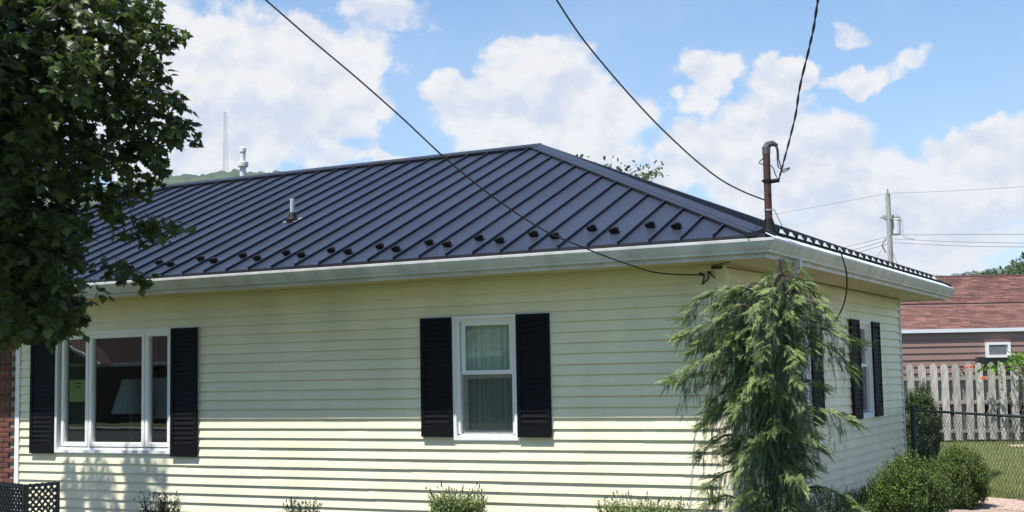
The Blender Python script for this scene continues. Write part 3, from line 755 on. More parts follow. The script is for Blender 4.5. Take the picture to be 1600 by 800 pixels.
# ------------------------------------------------------------------ hills and haze
HILL = mat('wooded_hill', (.026,.048,.022), .95, col2=(.055,.080,.034), vscale=.045, bump=1, bscale=.3, detail=8)
def hill(name, cx, cy, dirx, diry, half, depth, prof, seed, tree=9, nx=420, ny=50):
    r = np.random.default_rng(seed)
    u = np.linspace(-half, half, nx); v = np.linspace(0, depth, ny)
    U, Vv = np.meshgrid(u, v)
    h = np.array([prof(x) for x in u])[None,:]*np.sin(np.clip(Vv/depth,0,1)*math.pi/2)**.8
    bumps = np.zeros_like(h)
    for s, a in ((tree*3, .35),(tree*1.3, .35),(tree*.6, .3)):
        ph = r.uniform(0,6.28,8)
        for k in range(6):
            t = r.uniform(0, math.pi); bumps += a/2.5*np.sin((U*math.cos(t)+Vv*math.sin(t))/s*2+ph[k])
    h = h + bumps*tree*.30 + r.normal(size=h.shape)*tree*.11
    h[0,:] = -3
    X = cx+U*dirx - Vv*diry*-1*0 + Vv*(-diry); Y = cy+U*diry + Vv*dirx
    Vt = np.stack([X,Y,h],-1).reshape(-1,3)
    i = np.arange(ny-1)[:,None]*nx+np.arange(nx-1)[None,:]; i = i.ravel()
    Fc = np.stack([i,i+1,i+nx+1,i+nx],1)
    o = np_mesh(name, Vt, Fc, HILL, kind='structure', smooth=False); return o
# left hill: crest seen 285-300 px high at about 750 m
def dirat(px): r = ray(px, 590); r.z = 0; return r.normalized()
dl = dirat(230); cl_ = CAM+dl*620
hl = (at(230,291,1).z-CAM.z)/math.hypot(at(230,291,1).x-CAM.x, at(230,291,1).y-CAM.y)
ZL = hl*790
hill('wooded_hill', cl_.x, cl_.y, -dl.y*-1, -dl.x, 700, 170, lambda x: ZL*(.99+.06*math.sin(x/90+.7)+.03*math.sin(x/37))*(1 if x < 120 else max(0, .5+.5*math.cos(min(1,(x-120)/180)*math.pi))) , 1, tree=7, nx=700)
dr = dirat(1500); cr_ = CAM+dr*1900
hr = (at(1490,425,1).z-CAM.z)/math.hypot(at(1490,425,1).x-CAM.x, at(1490,425,1).y-CAM.y)
ZR = hr*2250
hill('distant_hill', cr_.x, cr_.y, -dr.y*-1, -dr.x, 1500, 350, lambda x: ZR*(.97+.05*math.sin(x/160)+.02*math.sin(x/60)+.03*math.sin(x/400)), 2, tree=12, nx=600)

# ------------------------------------------------------------------ foliage templates
def leaf_maple():
    # five pointed lobes, stem end at the origin, 1 unit long along +x, with a crease
    P = [(0,0),(.10,-.22),(.02,-.40),(.24,-.36),(.36,-.52),(.44,-.27),(.62,-.33),(.66,-.16),(1.0,0),(.66,.16),(.62,.33),(.44,.27),(.36,.52),(.24,.36),(.02,.40),(.10,.22)]
    V = [(.34,0,0)] + [(x, y, -.10*abs(y)*2 - .22*max(0,x-.3)**1.5) for x, y in P]
    n = len(P); Fc = [(0, 1+i, 1+(i+1) % n) for i in range(n)]
    V = [(x, y, z+ (.06 if i == 0 else 0)) for i, (x,y,z) in enumerate(V)]
    return np.array(V), np.array(Fc)
def leaf_oval():
    V = [(0,0,0),(.35,-.22,.04),(.7,-.2,.0),(1,0,-.08),(.7,.2,.0),(.35,.22,.04)]
    return np.array(V), np.array([(0,1,5),(1,2,5),(2,4,5),(2,3,4)])
MAPLE = mat('maple_leaf', (.034,.054,.018), .42, col2=(.088,.112,.038), vscale=2.5, trans=.30, island=.5, spec=.3)
BARK = mat('bark', (.10,.085,.07), .9, var=.5, vscale=10, stretch=(1,1,.3), bump=.6)

# ------------------------------------------------------------------ maple in the left foreground
def maple_tree():
    cc = at(-115, 90, 14.6); trunk = Vector((cc.x, cc.y, GZ))
    t = thing('maple_tree', 'large broad-leaved maple with dark dense crown filling the left edge', 'tree', trunk)
    centre = np.array(cc); ax = np.array([2.75, 2.6, 3.3])
    r_ = R2; bm = MB()
    bm.tube([trunk, trunk+Vector((.05,0,1.2)), trunk+Vector((.1,.05,2.6)), Vector(cc)+Vector((0,0,.5)), Vector(cc)+Vector((.1,.1,2.6))], [.20,.16,.13,.09,.03], 9)
    tw = []
    # limbs
    ends = []
    for i in range(46):
        d = unit(1)[0]; d[2] = abs(d[2])*.9-.35; d /= np.linalg.norm(d)
        e = centre + d*ax*rng.uniform(.75,.98); s = centre + np.array([0,0,rng.uniform(-2.2,1.0)])
        m1 = s + (e-s)*.45 + np.array([0,0,.25]); bm.tube([Vector(s),Vector(m1),Vector(e)], [.05,.03,.010], 5); ends.append((s,m1,e))
    pts = []
    # unseen limb added above the frame; its twigs cast the wall's shadow streaks
    lm = sm([Vector(centre)+Vector((-.2,.2,.6)), Vector((-9.2,-3.8,6.5)), Vector((-10.3,-3.2,7.0)), Vector((-11.0,-3.0,7.2))], 5); bm.tube(lm, [.05,.045,.04,.04,.035,.035,.03,.03,.025,.025,.02,.02,.015,.012,.01,.008], 5)
    for xs_, n_ in ((-9.95,9),(-9.35,5),(-8.75,10),(-9.6,3),(-8.35,5)):
        for k in range(n_):
            t_ = rng.uniform(2.7,3.3); pts.append(np.array([xs_+rng.normal()*.07-.34*t_, -t_, rng.uniform(-.35,.38)+2.335*t_]))
    bm.build('trunk', BARK, t)
    for i in range(30000):
        d = unit(1)[0]; rr = rng.uniform(.0,1)**.38
        lump = 1+.10*math.sin(d[0]*7+d[2]*5)+.09*math.sin(d[1]*9-d[2]*6+1.3)+.06*math.sin(d[2]*13+d[0]*8)
        p = centre + d*ax*rr*lump*.93
        zs_ = float(np.interp(p[2], [2.3,2.8,3.5,4.5,6.0,6.7,7.5,8.6], [.42,.56,.74,1.,.92,.66,.42,.15])); p[0] = centre[0]+(p[0]-centre[0])*zs_ - max(0, p[2]-5.9)*.95; p[1] = centre[1]+(p[1]-centre[1])*zs_
        if p[2] < 2.35-.0: continue
        if p[2]+2.335*p[1] > -.9 and (p[0]-.34*p[1] > -8.3 or p[2]+2.335*p[1] > .45): continue  # crown carved here to keep its shadow off most of the wall
        if rr > .80 and rng.random() < .45: continue
        pts.append(p)
        if len(pts) >= 3400: break
    # sprays seen against the sky and roof on the right of the crown (photo outline)
    spray = [(235,10,15),(245,25,15),(262,48,15),(272,52,14.8),(245,80,15.2),(262,100,15),(240,115,15),(282,147,15),(268,150,14.7),(250,165,15.2),(292,188,15),(285,200,14.8),(262,195,15),(300,212,15),(250,225,14.8),(262,255,15),
      (225,268,15),(215,285,15.3),(200,300,15),(180,318,15),(120,470,15),(120,488,15),(105,500,15),(80,505,15),(55,512,15),(30,505,15),(10,510,15),(90,480,15),(60,480,14.6),
      (120,400,14.6),(110,440,14.7),(100,420,14.4),(140,350,14.5),(170,300,14.6),(190,250,14.8),(205,200,14.6),(215,150,14.8),(205,100,14.5),(210,60,14.6),(195,20,14.6),(230,140,14.6),(220,180,15.2),(215,235,15.1),(235,210,14.9),(160,250,14.4),(180,160,14.3),(230,90,15.4),(220,40,15.4),(120,380,15.4),(40,450,14.4),(10,430,14.4),(70,400,14.2),(20,380,14.2)]+[(x_,y_,14.+.5*((x_*7+y_)%3)) for x_ in range(-20,125,22) for y_ in range(330,500,24)]
    sp = []
    for x, y, d in spray:
        for k in range(3): sp.append(np.array(at(x-rng.uniform(4,26), y+rng.uniform(-9,9), d+rng.uniform(-.25,.25))))
    allp = np.array(pts+sp)
    for (x,y) in ((280,345),(268,348),(255,352),(240,352),(228,356),(215,360),(200,362),(232,428),(214,424),(198,418),(180,412),(165,448)): allp = np.vstack([allp, [np.array(at(x-12, y, 15.2+rng.uniform(-.1,.1)))]])
    # reject anything that would stick out past the outline towards the house, and thin out the rim
    tw = MB(); LP = []; LX = []; LZ = []
    for p in allp:
        out = p-centre; out[2] *= .35; out /= np.linalg.norm(out)+1e-6
        d = out*.8 + rng.normal(size=3)*.45; d[2] -= .12; d /= np.linalg.norm(d)
        L_ = rng.uniform(.25,.50); s = p - d*L_*.5
        tw.tube([Vector(s), Vector(s+d*L_*.5+np.array([0,0,.01])), Vector(s+d*L_)], [.006,.004,.002], 3, cap=False)
        nl = rng.integers(8, 15)
        for j in range(nl):
            tt_ = (j+.6)/nl; q = s+d*L_*tt_
            side = np.cross(d, [0,0,1.]); side /= np.linalg.norm(side)+1e-6
            lx = d*.5 + side*(1 if j % 2 else -1)*rng.uniform(.4,1.1) + rng.normal(size=3)*.35; lx[2] -= rng.uniform(.1,.75)
            lz = np.array([0,0,1.])+rng.normal(size=3)*.55
            lx /= np.linalg.norm(lx); LP.append(q+lx*.05); LX.append(lx); LZ.append(lz)
    tw.build('twigs', BARK, t, kind='stuff')
    LP = np.array(LP); LX = np.array(LX); LZ = np.array(LZ); sc = rng.uniform(.085,.155,len(LP))
    Rm = basis(LX, LZ)
    # the leaves that show largest become single parts
    dvec = LP-np.array(CAM); w = dvec@np.array(FW); px = 800+F*(dvec@np.array(R2))/w; py = 400-F*(dvec@np.array(U2))/w
    inf = (px > 0)&(py > 0)&(py < 520)&(px > 0)
    key = np.where(inf, w - px*.012, 1e9); idx = np.argsort(key)[:300]
    T, TF = leaf_maple(); me = []
    for k in range(1):
        m_ = bpy.data.meshes.new('leaf'); m_.from_pydata([tuple(v) for v in T], [], [tuple(f) for f in TF]); m_.materials.append(MAPLE); me.append(m_)
    for i in idx:
        o = bpy.data.objects.new('leaf', me[0]); C.objects.link(o); o.parent = t
        mw = Matrix([list(Rm[i][r]*sc[i])+[float(LP[i][r]-trunk[r])] for r in range(3)]+[[0,0,0,1]]); o.matrix_basis = mw
    keep = np.ones(len(LP), bool); keep[idx] = False
    V, Fc = scatter(T, TF, LP[keep], Rm[keep], sc[keep])
    np_mesh('foliage', V, Fc, MAPLE, t, kind='stuff')
maple_tree()

# ------------------------------------------------------------------ weeping conifer by the corner
CEDAR = mat('cedar_spray', (.110,.158,.082), .6, col2=(.048,.085,.050), vscale=2.6, trans=.15, island=.5)
def cedar_spray(seed):
    r = np.random.default_rng(seed); V = []; Fc = []
    def blade(a, d, l, w):
        k = len(V); d = d/np.linalg.norm(d); s = np.cross(d, [0,0,1.]); s /= np.linalg.norm(s)+1e-6
        V.extend([a-s*w*.4, a+s*w*.4, a+d*l*.55+s*w, a+d*l, a+d*l*.55-s*w]); Fc.extend([(k,k+1,k+2),(k,k+2,k+4),(k+4,k+2,k+3)])
    n = 9
    for i in range(n):
        t = i/(n-1); a = np.array([t*.85, .03*math.sin(t*5), -.10*t*t])
        blade(a, np.array([1, .0, -.15]), .26, .018)
        for sg in (-1,1):
            l = (.22*(1-t)**.7+.09)*r.uniform(.7,1.2)
            d = np.array([.85, sg*r.uniform(.5,1.1), -.15+r.uniform(-.3,.2)]); blade(a, d, l, .017)
            if l > .2:
                dn = d/np.linalg.norm(d)
                for q in (.4,.7): blade(a+dn*l*q, np.array([.95, sg*.05, -.1])+r.normal(size=3)*.1, l*.42, .016)
    return np.array(V), np.array(Fc)
def weeping_conifer():
    base = Vector((.93, -1.42, GZ))
    t = thing('weeping_conifer', 'tall weeping conifer with drooping green sprays in front of the house corner', 'tree', base)
    bm = MB(); top = at(1222, 425, (Vector((.93,-1.42,2))-CAM).dot(FW))
    ctr = lambda z: Vector((base.x+.02*math.sin(z*3), base.y, z)) + (Vector((top.x-base.x, top.y-base.y, 0)))*max(0,(z-1.2)/2.2)
    bm.tube([ctr(z) for z in (GZ,.4,1.,1.6,2.2,2.7)]+[top-Vector((.05,0,.03)), top+ux*.06+Vector((0,0,.03))], [.085,.075,.06,.05,.038,.026,.014,.006], 8)
    P = []; X = []; Z = []; Sc = []
    uxv = np.array(ux); vy = np.array([-ux.y, ux.x, 0])
    dm_ = (base-CAM).dot(FW)
    # outline of the tree: half widths (left,right) in metres at heights, read from the photo
    prof = [(GZ,.60,.75),(.1,.62,.72),(.5,.70,.30),(.8,.66,.42),(1.1,.68,.50),(1.4,.76,.62),(1.6,.72,.52),(1.85,.74,.55),(2.05,.92,.66),(2.2,.95,.70),(2.35,.78,.50),(2.48,.42,.36),(2.6,.10,.12),(2.75,.05,.06),(2.95,.04,.05)]
    def wid(z, s):
        for (z0,l0,r0),(z1,l1,r1) in zip(prof[:-1],prof[1:]):
            if z0 <= z <= z1:
                f = (z-z0)/(z1-z0); return (l0+(l1-l0)*f) if s < 0 else (r0+(r1-r0)*f)
        return .1
    def droop(p, l, out):
        """hanging spray of length l at p"""
        d = np.array([out[0]*.30, out[1]*.30, -1.]) + rng.normal(size=3)*.22
        P.append(p); X.append(d); Z.append(np.array([out[0],out[1],.2])+rng.normal(size=3)*.5); Sc.append(l)
    P2 = []; X2 = []; Z2 = []; S2 = []
    def tip(p, d, l, z=None):
        P2.append(p); X2.append(d); Z2.append((np.array([0,0,1.]) if z is None else z)+rng.normal(size=3)*.45); S2.append(l)
    def string(p, hd, n, l):
        q = np.array(p); 
        for k_ in range(n):
            droop(q, l*rng.uniform(.75,1.2)*(1-.12*k_), hd); q = q+np.array([hd[0]*.012,hd[1]*.012,-l*.62])+rng.normal(size=3)*.008
    def dress(cv, hd, dens, reach, lmin=1):
        m_ = max(4, int(dens*sum((cv[k_+1]-cv[k_]).length for k_ in range(len(cv)-1))))
        for j in range(m_):
            f = .12+.88*(j+rng.random())/m_; q = np.array(cv[min(len(cv)-1, int(f*(len(cv)-1)))])+rng.normal(size=3)*[.03,.03,.012]
            n_ = int(rng.integers(lmin, reach+1)) if f < .85 else 1
            string(q, hd, max(1,n_), rng.uniform(.12,.19))
            if rng.random() < .75: tip(q+[0,0,.012], hd*rng.uniform(.5,1.2)+np.cross(hd,[0,0,1])*rng.uniform(-.9,.9)+np.array([0,0,-.35]), rng.uniform(.10,.19))
        for j in range(7): tip(np.array(cv[-1-(j % 4)]), hd+np.array([0,0,-.45])+rng.normal(size=3)*.4, rng.uniform(.12,.20))
    # main limbs read from the photo: paths in the picture, each set at its own distance
    LIMBS = [([(1207,480),(1165,450),(1125,454),(1090,470),(1070,502)],0,4),([(1210,520),(1165,478),(1130,492),(1095,512),(1060,528)],-.25,3),([(1208,545),(1160,505),(1118,520),(1080,552)],.2,4),([(1205,590),(1150,548),(1105,560),(1074,580)],-.4,4),
      ([(1205,620),(1150,582),(1100,582),(1070,590),(1045,592)],-.1,4),([(1200,680),(1158,628),(1120,640),(1095,668)],-.3,4),([(1200,720),(1150,680),(1112,692),(1096,712)],.1,3),([(1195,780),(1155,738),(1120,745),(1100,765)],-.35,3),([(1195,815),(1140,775),(1100,790)],-.1,2),
      ([(1224,462),(1248,442),(1270,458),(1284,485)],-.1,3),([(1224,500),(1255,470),(1282,478),(1292,502)],-.35,4),([(1222,545),(1262,512),(1305,520),(1346,536)],-.15,3),([(1222,590),(1265,540),(1305,548),(1330,580)],-.35,4),([(1222,640),(1258,596),(1288,606)],.1,4),
      ([(1220,690),(1262,640),(1302,645),(1334,662)],-.3,4),([(1220,740),(1255,692),(1290,705)],-.1,3),([(1218,800),(1262,762),(1308,770),(1338,800)],-.2,2),
      ([(1215,470),(1210,450),(1195,470),(1180,510)],-.45,5),([(1218,520),(1212,500),(1200,515),(1190,560)],-.6,5),([(1218,560),(1225,540),(1238,560),(1245,600)],-.6,5),([(1212,620),(1190,595),(1165,610),(1150,650)],-.6,5),([(1214,660),(1235,630),(1262,650),(1270,690)],-.55,5),([(1210,710),(1195,690),(1170,705),(1150,745)],-.6,4),([(1212,760),(1230,735),(1255,755)],-.55,3),([(1208,790),(1180,770),(1150,785)],-.6,3),
      ([(1216,455),(1224,438),(1240,450),(1246,480)],0,4),([(1214,480),(1195,450),(1172,462),(1158,500)],.1,4)]
    for path, off_, rc in LIMBS:
        k_ = len(path); cv = sm([at(x_,y_,dm_+off_*(i_/(k_-1))) for i_,(x_,y_) in enumerate(path)], 6)
        bm.tube(cv, [.013*(1-j/len(cv))+.003 for j in range(len(cv))], 5)
        hd = np.array(cv[-1]-cv[0]); hd[2] = 0; hd /= np.linalg.norm(hd)+1e-6
        dress(cv, hd, 44, rc, 2)
    # the rest of the limbs all the way round, a little shorter
    nb = 150
    for i in range(nb):
        z = GZ+.2 + (2.35-GZ)*((i+.5)/nb) + rng.uniform(-.05,.05); a = rng.uniform(0, 6.283)
        hd = uxv*math.cos(a)+vy*math.sin(a); L_ = wid(z, math.cos(a))*rng.uniform(.6,.95)*(1 if math.sin(a) > -.3 else .8)
        s = np.array(ctr(z-.2*min(1,L_))); rise = .12*min(1,L_*1.3)
        cv = sm([Vector(p) for p in (s, s+hd*L_*.35+[0,0,rise*1.2], s+hd*L_*.7+[0,0,rise*1.4], s+hd*L_+[0,0,rise*.2])], 5)
        bm.tube(cv, [.011*(1-j/len(cv))+.003 for j in range(len(cv))], 4); dress(cv, hd, 32, 4)
    for i in range(800):
        z = rng.uniform(GZ+.2, 2.1); a = rng.uniform(0,6.283); hd = uxv*math.cos(a)+vy*math.sin(a)
        string(np.array(ctr(z))+hd*wid(z, math.cos(a))*rng.uniform(.05,.6), hd, 2, rng.uniform(.12,.2))
    # leader, bare and bent over at the top
    ld = sm([at(1212,470,dm_),at(1210,446,dm_),at(1218,428,dm_),at(1232,421,dm_),at(1240,408,dm_)],5); bm.tube(ld, .012, 6)
    for (x_,y_,dx_) in ((1205,425,-1),(1200,432,-1),(1222,404,.3),(1226,410,.6),(1216,415,-.6),(1250,418,1),(1256,428,1),(1262,440,.8),(1234,430,.2),(1210,440,-.5),(1196,446,-1)):
        q = at(x_,y_,dm_+rng.uniform(-.08,.08)); bm.tube([at(1220,430,dm_), q], .004, 3)
        for j in range(2): tip(np.array(q), uxv*dx_+np.array([0,0,-.7])+rng.normal(size=3)*.25, rng.uniform(.10,.15), -np.array(FW))
    bm.build('trunk', BARK, t)
    P = np.array(P); X = np.array(X); Z = np.array(Z); Sc = np.array(Sc); Rm = basis(X, Z)
    VV = []; FF = []; off = 0
    grp = rng.integers(0, 5, len(P))
    for g in range(5):
        T, TF = cedar_spray(g); T = T.copy(); T[:,1] *= .6
        s_ = grp == g; V, Fc = scatter(T, TF, P[s_], Rm[s_], Sc[s_]); VV.append(V); FF.append(Fc+off); off += len(V)
    np_mesh('hanging_foliage', np.concatenate(VV), np.concatenate(FF), CEDAR, t, kind='stuff')
    T, TF = cedar_spray(9); P2 = np.array(P2); V, Fc = scatter(T, TF, P2, basis(np.array(X2), np.array(Z2)), np.array(S2))
    np_mesh('branch_tip_foliage', V, Fc, mat('cedar_pale_spray', (.22,.28,.085), .6, col2=(.10,.15,.058), vscale=4, trans=.2, island=.4), t, kind='stuff')  # paler, yellower colour for sprays along branch tops and ends
weeping_conifer()

# ------------------------------------------------------------------ generic shrub: upright shoots with leaves
SHRUB = mat('shrub_leaf', (.135,.205,.036), .6, spec=.25, col2=(.045,.090,.018), vscale=6, trans=.2, island=.45)
LAV = mat('perennial_leaf', (.20,.27,.07), .6, col2=(.10,.16,.045), vscale=6, trans=.2, island=.4)
DRY = mat('dry_stalk', (.10,.085,.05), .9, var=.3)
def shrub(name, label, cat, c, rx, ry, h, n, leaf, m, lean=.5, group=None, cov=1., shoot=.21, dome=True):
    c = Vector(c); t = thing(name, label, cat, c, group); st = MB(); P = []; X = []; Z = []; Sc = []
    for i in range(n):
        a = rng.uniform(0,6.283); u = rng.uniform(0,1)**.42; el_ = rng.uniform(-.1,1)
        if dome:
            d = unit(1)[0]
            k = rng.uniform(.45,1)**.4*(1+.10*math.sin(d[0]*6+d[1]*4+c.x)+.08*math.sin(d[2]*9+d[1]*7+c.y))
            p = np.array(c)+np.array([d[0]*rx*k, d[1]*ry*k, max(.03, h*.46+d[2]*h*.50*k)])
            up = np.array([d[0]*lean, d[1]*lean, .9])+rng.normal(size=3)*.22
        else:
            p = np.array(c)+np.array([math.cos(a)*rx*u, math.sin(a)*ry*u, h*rng.uniform(.1,.88)]); up = np.array([math.cos(a)*u*.4, math.sin(a)*u*.4, 1])+rng.normal(size=3)*.16
        up /= np.linalg.norm(up); L_ = shoot*rng.uniform(.6,1.3)
        s = p-up*L_*.5; e = s+up*L_
        st.tube([Vector(s),Vector(e)], [.003,.0012], 3, cap=False)
        nl = int(9*cov)
        for j in range(nl):
            f = (j+.5)/nl; q = s+up*L_*f; b_ = j*2.4+i
            sd_ = np.cross(up,[math.cos(b_),math.sin(b_),.1]); sd_ /= np.linalg.norm(sd_)+1e-6
            P.append(q); X.append(sd_*.75+up*rng.uniform(.3,1.0)); Z.append(up+rng.normal(size=3)*.3); Sc.append(leaf*rng.uniform(.7,1.2)*(1-.35*f))
    for i in range(10):
        a = rng.uniform(0,6.283); st.tube([c, c+Vector((math.cos(a)*rx*.5,math.sin(a)*ry*.5,h*.6))], [.012,.004], 4)
    st.build('stems', DRY, t, kind='stuff')
    T, TF = leaf_oval(); P = np.array(P); V, Fc = scatter(T, TF, P, basis(np.array(X), np.array(Z)), np.array(Sc)); np_mesh('foliage', V, Fc, m, t, kind='stuff')
    return t
gz = lambda x, y, z=GZ: on(x, y, (0,0,1), z)
p = Vector((1.42,.75,GZ)); shrub('shrub', 'rounded green shrub nearest the house wall at the lower right', 'shrub', gz(1424,844), .42, .42, .96, 1500, .042, SHRUB, group='shrubs by the gravel')
shrub('shrub', 'rounded green shrub beside the gravel, partly behind the nearer one', 'shrub', gz(1500,797), .36, .36, .84, 1300, .042, SHRUB, group='shrubs by the gravel')
shrub('low_shrub', 'low leafy shrub between the weeping conifer and the rounded shrubs', 'shrub', gz(1362,838), .36, .3, .55, 800, .040, SHRUB)
shrub('low_shrub', 'small dark low conifer shrub at the foot of the weeping conifer', 'shrub', gz(1300,850), .42, .3, .56, 520, .030, CEDAR)
shrub('tall_shrub', 'tall dark green shrub behind the chain-link fence post', 'shrub', gz(1443,736), .34, .36, 1.62, 2600, .050, mat('yew_leaf',(.075,.12,.030),.5,col2=(.045,.085,.022),vscale=5,trans=.15,island=.45), group=None)
# perennials along the wall, only their tips in the frame
for (x, y, w_, h, lab) in ((715,768,.34,.40,'leafy perennial clump below the curtained window, the tallest along the wall'),(1003,784,.50,.34,'wide low perennial clump left of the weeping conifer'),(470,789,.22,.30,'small perennial clump just showing at the bottom edge between the windows'),(250,776,.26,.36,'thin dark-stalked clump in front of the wide window')):
    q = on(x, y, (0,1,0), -.62); c = Vector((q.x,-.62,GZ)); h = q.z-GZ
    o = shrub('perennial_clump', lab, 'plant', c, w_, .26, h*.95, 620 if x in (715,1003) else 110, .050, LAV if x != 250 else mat('dark_stalk_leaf',(.05,.065,.035),.6,trans=.15,island=.4), dome=False, shoot=.26, group='perennials along the house wall')
    st = MB()
    for i in range(22):
        a = rng.uniform(-1,1)*w_; b0 = c+Vector((a*.6,rng.uniform(-.15,.15),h*.6)); e = c+Vector((a*1.1,rng.uniform(-.2,.2),h*rng.uniform(.95,1.22)))
        st.tube([b0,e], [.0025,.0018], 3); st.tube([e-Vector((0,0,.035)),e-Vector((0,0,.015)),e+Vector((0,0,.012))], [.003,.008,.003], 4)
    st.build('flower_stalks', DRY, o, kind='stuff')

# ------------------------------------------------------------------ lattice screen in the lower left corner
def lattice():
    d0 = 15.0; A = at(39,757,d0); B = at(93,746,d0+.35); D_ = at(-45,748,d0+.9)
    top = A.z
    t = thing('lattice_screen', 'low dark plastic lattice screen in the lower left corner before the brick wall', 'screen', (A.x,A.y,GZ))
    def panel(p, q):
        p, q = Vector((p.x,p.y,GZ)), Vector((q.x,q.y,GZ)); u = (q-p); L_ = u.length; u.normalize(); n = Vector((u.y,-u.x,0)); H = top-GZ
        f = MB(); w = .035
        def bar(a0,a1,z0,z1,t0=-.012,t1=.012): f.prism([p+u*a0+n*t0+Vector((0,0,z0)),p+u*a1+n*t0+Vector((0,0,z0)),p+u*a1+n*t1+Vector((0,0,z0)),p+u*a0+n*t1+Vector((0,0,z0))], (0,0,z1-z0))
        bar(0,w,0,H); bar(L_-w,L_,0,H); bar(w,L_-w,H-w,H-.001); bar(w,L_-w,.05,.05+w)
        o = f.build('panel_frame', LATT, t)
        s = MB(); st = .054
        for sg, tt_ in ((1,-.004),(-1,.004)):
            k = -H
            while k < L_:
                a0, z0 = (k, 0) if sg > 0 else (k, H); a1, z1 = (k+H, H) if sg > 0 else (k+H, 0)
                f0 = max(0,(w-a0)/H); f1 = min(1,(L_-w-a0)/H)
                if f1 > f0:
                    P0 = p+u*(a0+H*f0)+Vector((0,0,z0+(z1-z0)*f0))+n*tt_; P1 = p+u*(a0+H*f1)+Vector((0,0,z0+(z1-z0)*f1))+n*tt_
                    s.tube([P0,P1], .0125, 4)
                k += .078
        s.build('lattice_strips', LATT, t, kind='stuff')
    panel(A, B); panel(D_, A); 
lattice()

# ------------------------------------------------------------------ chain-link fence
CLM = mat('dark_fence_vinyl', (.022,.032,.034), .5, var=.3)
P0 = Vector((.20, 9.02, GZ)); P1 = Vector((2.418,5.54,GZ)); dr_ = (P1-P0).normalized(); PE = P0+dr_*7.4
CH = 1.22
fen = thing('chain_link_fence', 'dark chain-link fence with top rail starting at the far house corner', 'fence', P0)
MB().tube([P0,P0+Vector((0,0,CH+.06)),P0+Vector((0,0,CH+.09))], [.045,.045,.02], 12).build('fence_post', CLM, fen)
for L_ in (4.75, 7.4): q = P0+dr_*L_; MB().tube([q,q+Vector((0,0,CH+.04)),q+Vector((0,0,CH+.07))], [.028,.028,.01], 10).build('fence_post', CLM, fen)
MB().tube([P0+Vector((0,0,CH)),PE+Vector((0,0,CH))], .021, 8).build('top_rail', CLM, fen)
s = MB(); st = .11; L_ = 7.4
zz = [GZ+.03+i*.055 for i in range(int((CH-.03)/.055)+1)]
nz = Vector((dr_.y,-dr_.x,0))
k = 0.
while k < L_-.05:
    for ph in (0,1):                                      # each wire zigzags up between two neighbours
        pts = []
        for i, z in enumerate(zz):
            w_ = ((i+ph) % 2)*.055
            q = P0+dr_*(k+w_+(0 if ph == 0 else .055))+nz*(.004 if (i%2) else -.004); pts.append(Vector((q.x,q.y,z)))
        s.tube(pts, .0036, 3, cap=False)
    k += st
s.build('wire_mesh', CLM, fen, kind='stuff')

# ------------------------------------------------------------------ gravel, lawn grass
GRAV = mat('pale_gravel', (.50,.40,.33), .9, col2=(.30,.20,.17), vscale=60, bump=.8, bscale=80, island=.3)
g0 = gz(1521,780); g1 = gz(1600,785.5); ud = (g1-g0).normalized(); vd = Vector((ud.y,-ud.x,0))
A = g0-ud*1.0; B = g0+ud*6
b = MB(); b.prism([A+Vector((0,0,.010)),B+Vector((0,0,.010)),B+vd*4+Vector((0,0,.010)),A+vd*4+Vector((0,0,.010))][::-1], (0,0,.02)); struct(b.build('gravel_bed', mat('gravel_ground',(.40,.31,.26),.95,col2=(.24,.17,.14),vscale=45,bump=1,bscale=70)))
def pebbles(name, o, u, v, L1, L2, n, r0, r1, z):
    ico = bmesh.new(); bmesh.ops.create_icosphere(ico, subdivisions=1, radius=1); T = np.array([v_.co[:] for v_ in ico.verts]); TF = np.array([[v_.index for v_ in f.verts] for f in ico.faces]); ico.free()
    T = T*[1,.8,.5]
    a = rng.uniform(0,L1,n); c = rng.uniform(0,L2,n)
    P = np.array(o)[None,:]+a[:,None]*np.array(u)+c[:,None]*np.array(v); P[:,2] = z
    V, Fc = scatter(T, TF, P, basis(unit(n)*[1,1,.2], np.array([[0,0,1.]]*n)+rng.normal(size=(n,3))*.2), rng.uniform(r0,r1,n))
    o_ = np_mesh(name, V, Fc, GRAV, kind='stuff'); return o_
o = pebbles('gravel', A+ud*.6, ud, vd, 2.6, 1.3, 9000, .010, .026, GZ+.034); o['label'] = 'pale pinkish gravel beside the shrubs at the lower right'; o['category'] = 'gravel'
PF = gz(1412,692); PF2 = gz(1600,690)
fu = (PF2-PF).normalized(); fv = Vector((-fu.y,fu.x,0))
o = pebbles('gravel', gz(1575,697), fu, -fv, 1.6, .8, 1500, .02, .045, GZ+.02); o['label'] = 'pale stones at the foot of the picket fence'; o['category'] = 'gravel'
def grass():
    n = 60000
    px = rng.uniform(1400,1680,n); py = 690+95*rng.uniform(0,1,n)**1.0
    D = np.array([tuple(gz(float(x),float(y))) for x,y in zip(px,py)])
    T = np.array([(0,-.07,0),(0,.07,0),(.25,0,1.)]); TF = np.array([(0,1,2)])
    a = rng.uniform(0,6.283,n); Rm = np.zeros((n,3,3)); Rm[:,0,0]=np.cos(a);Rm[:,1,0]=np.sin(a);Rm[:,0,1]=-np.sin(a);Rm[:,1,1]=np.cos(a);Rm[:,2,2]=1
    ok = ((D-np.array(g0))@np.array(vd) < -.02)
    D = D[ok]; Rm = Rm[ok]
    V, Fc = scatter(T, TF, D, Rm, rng.uniform(.03,.075,len(D)))
    m = mat('grass_blade', (.25,.29,.09), .8, col2=(.36,.33,.15), vscale=1.4, trans=.3, island=.35)
    o = np_mesh('grass', V, Fc, m, kind='stuff'); o['label'] = 'mown yellow-green lawn grass between the fences'; o['category'] = 'grass'
grass()

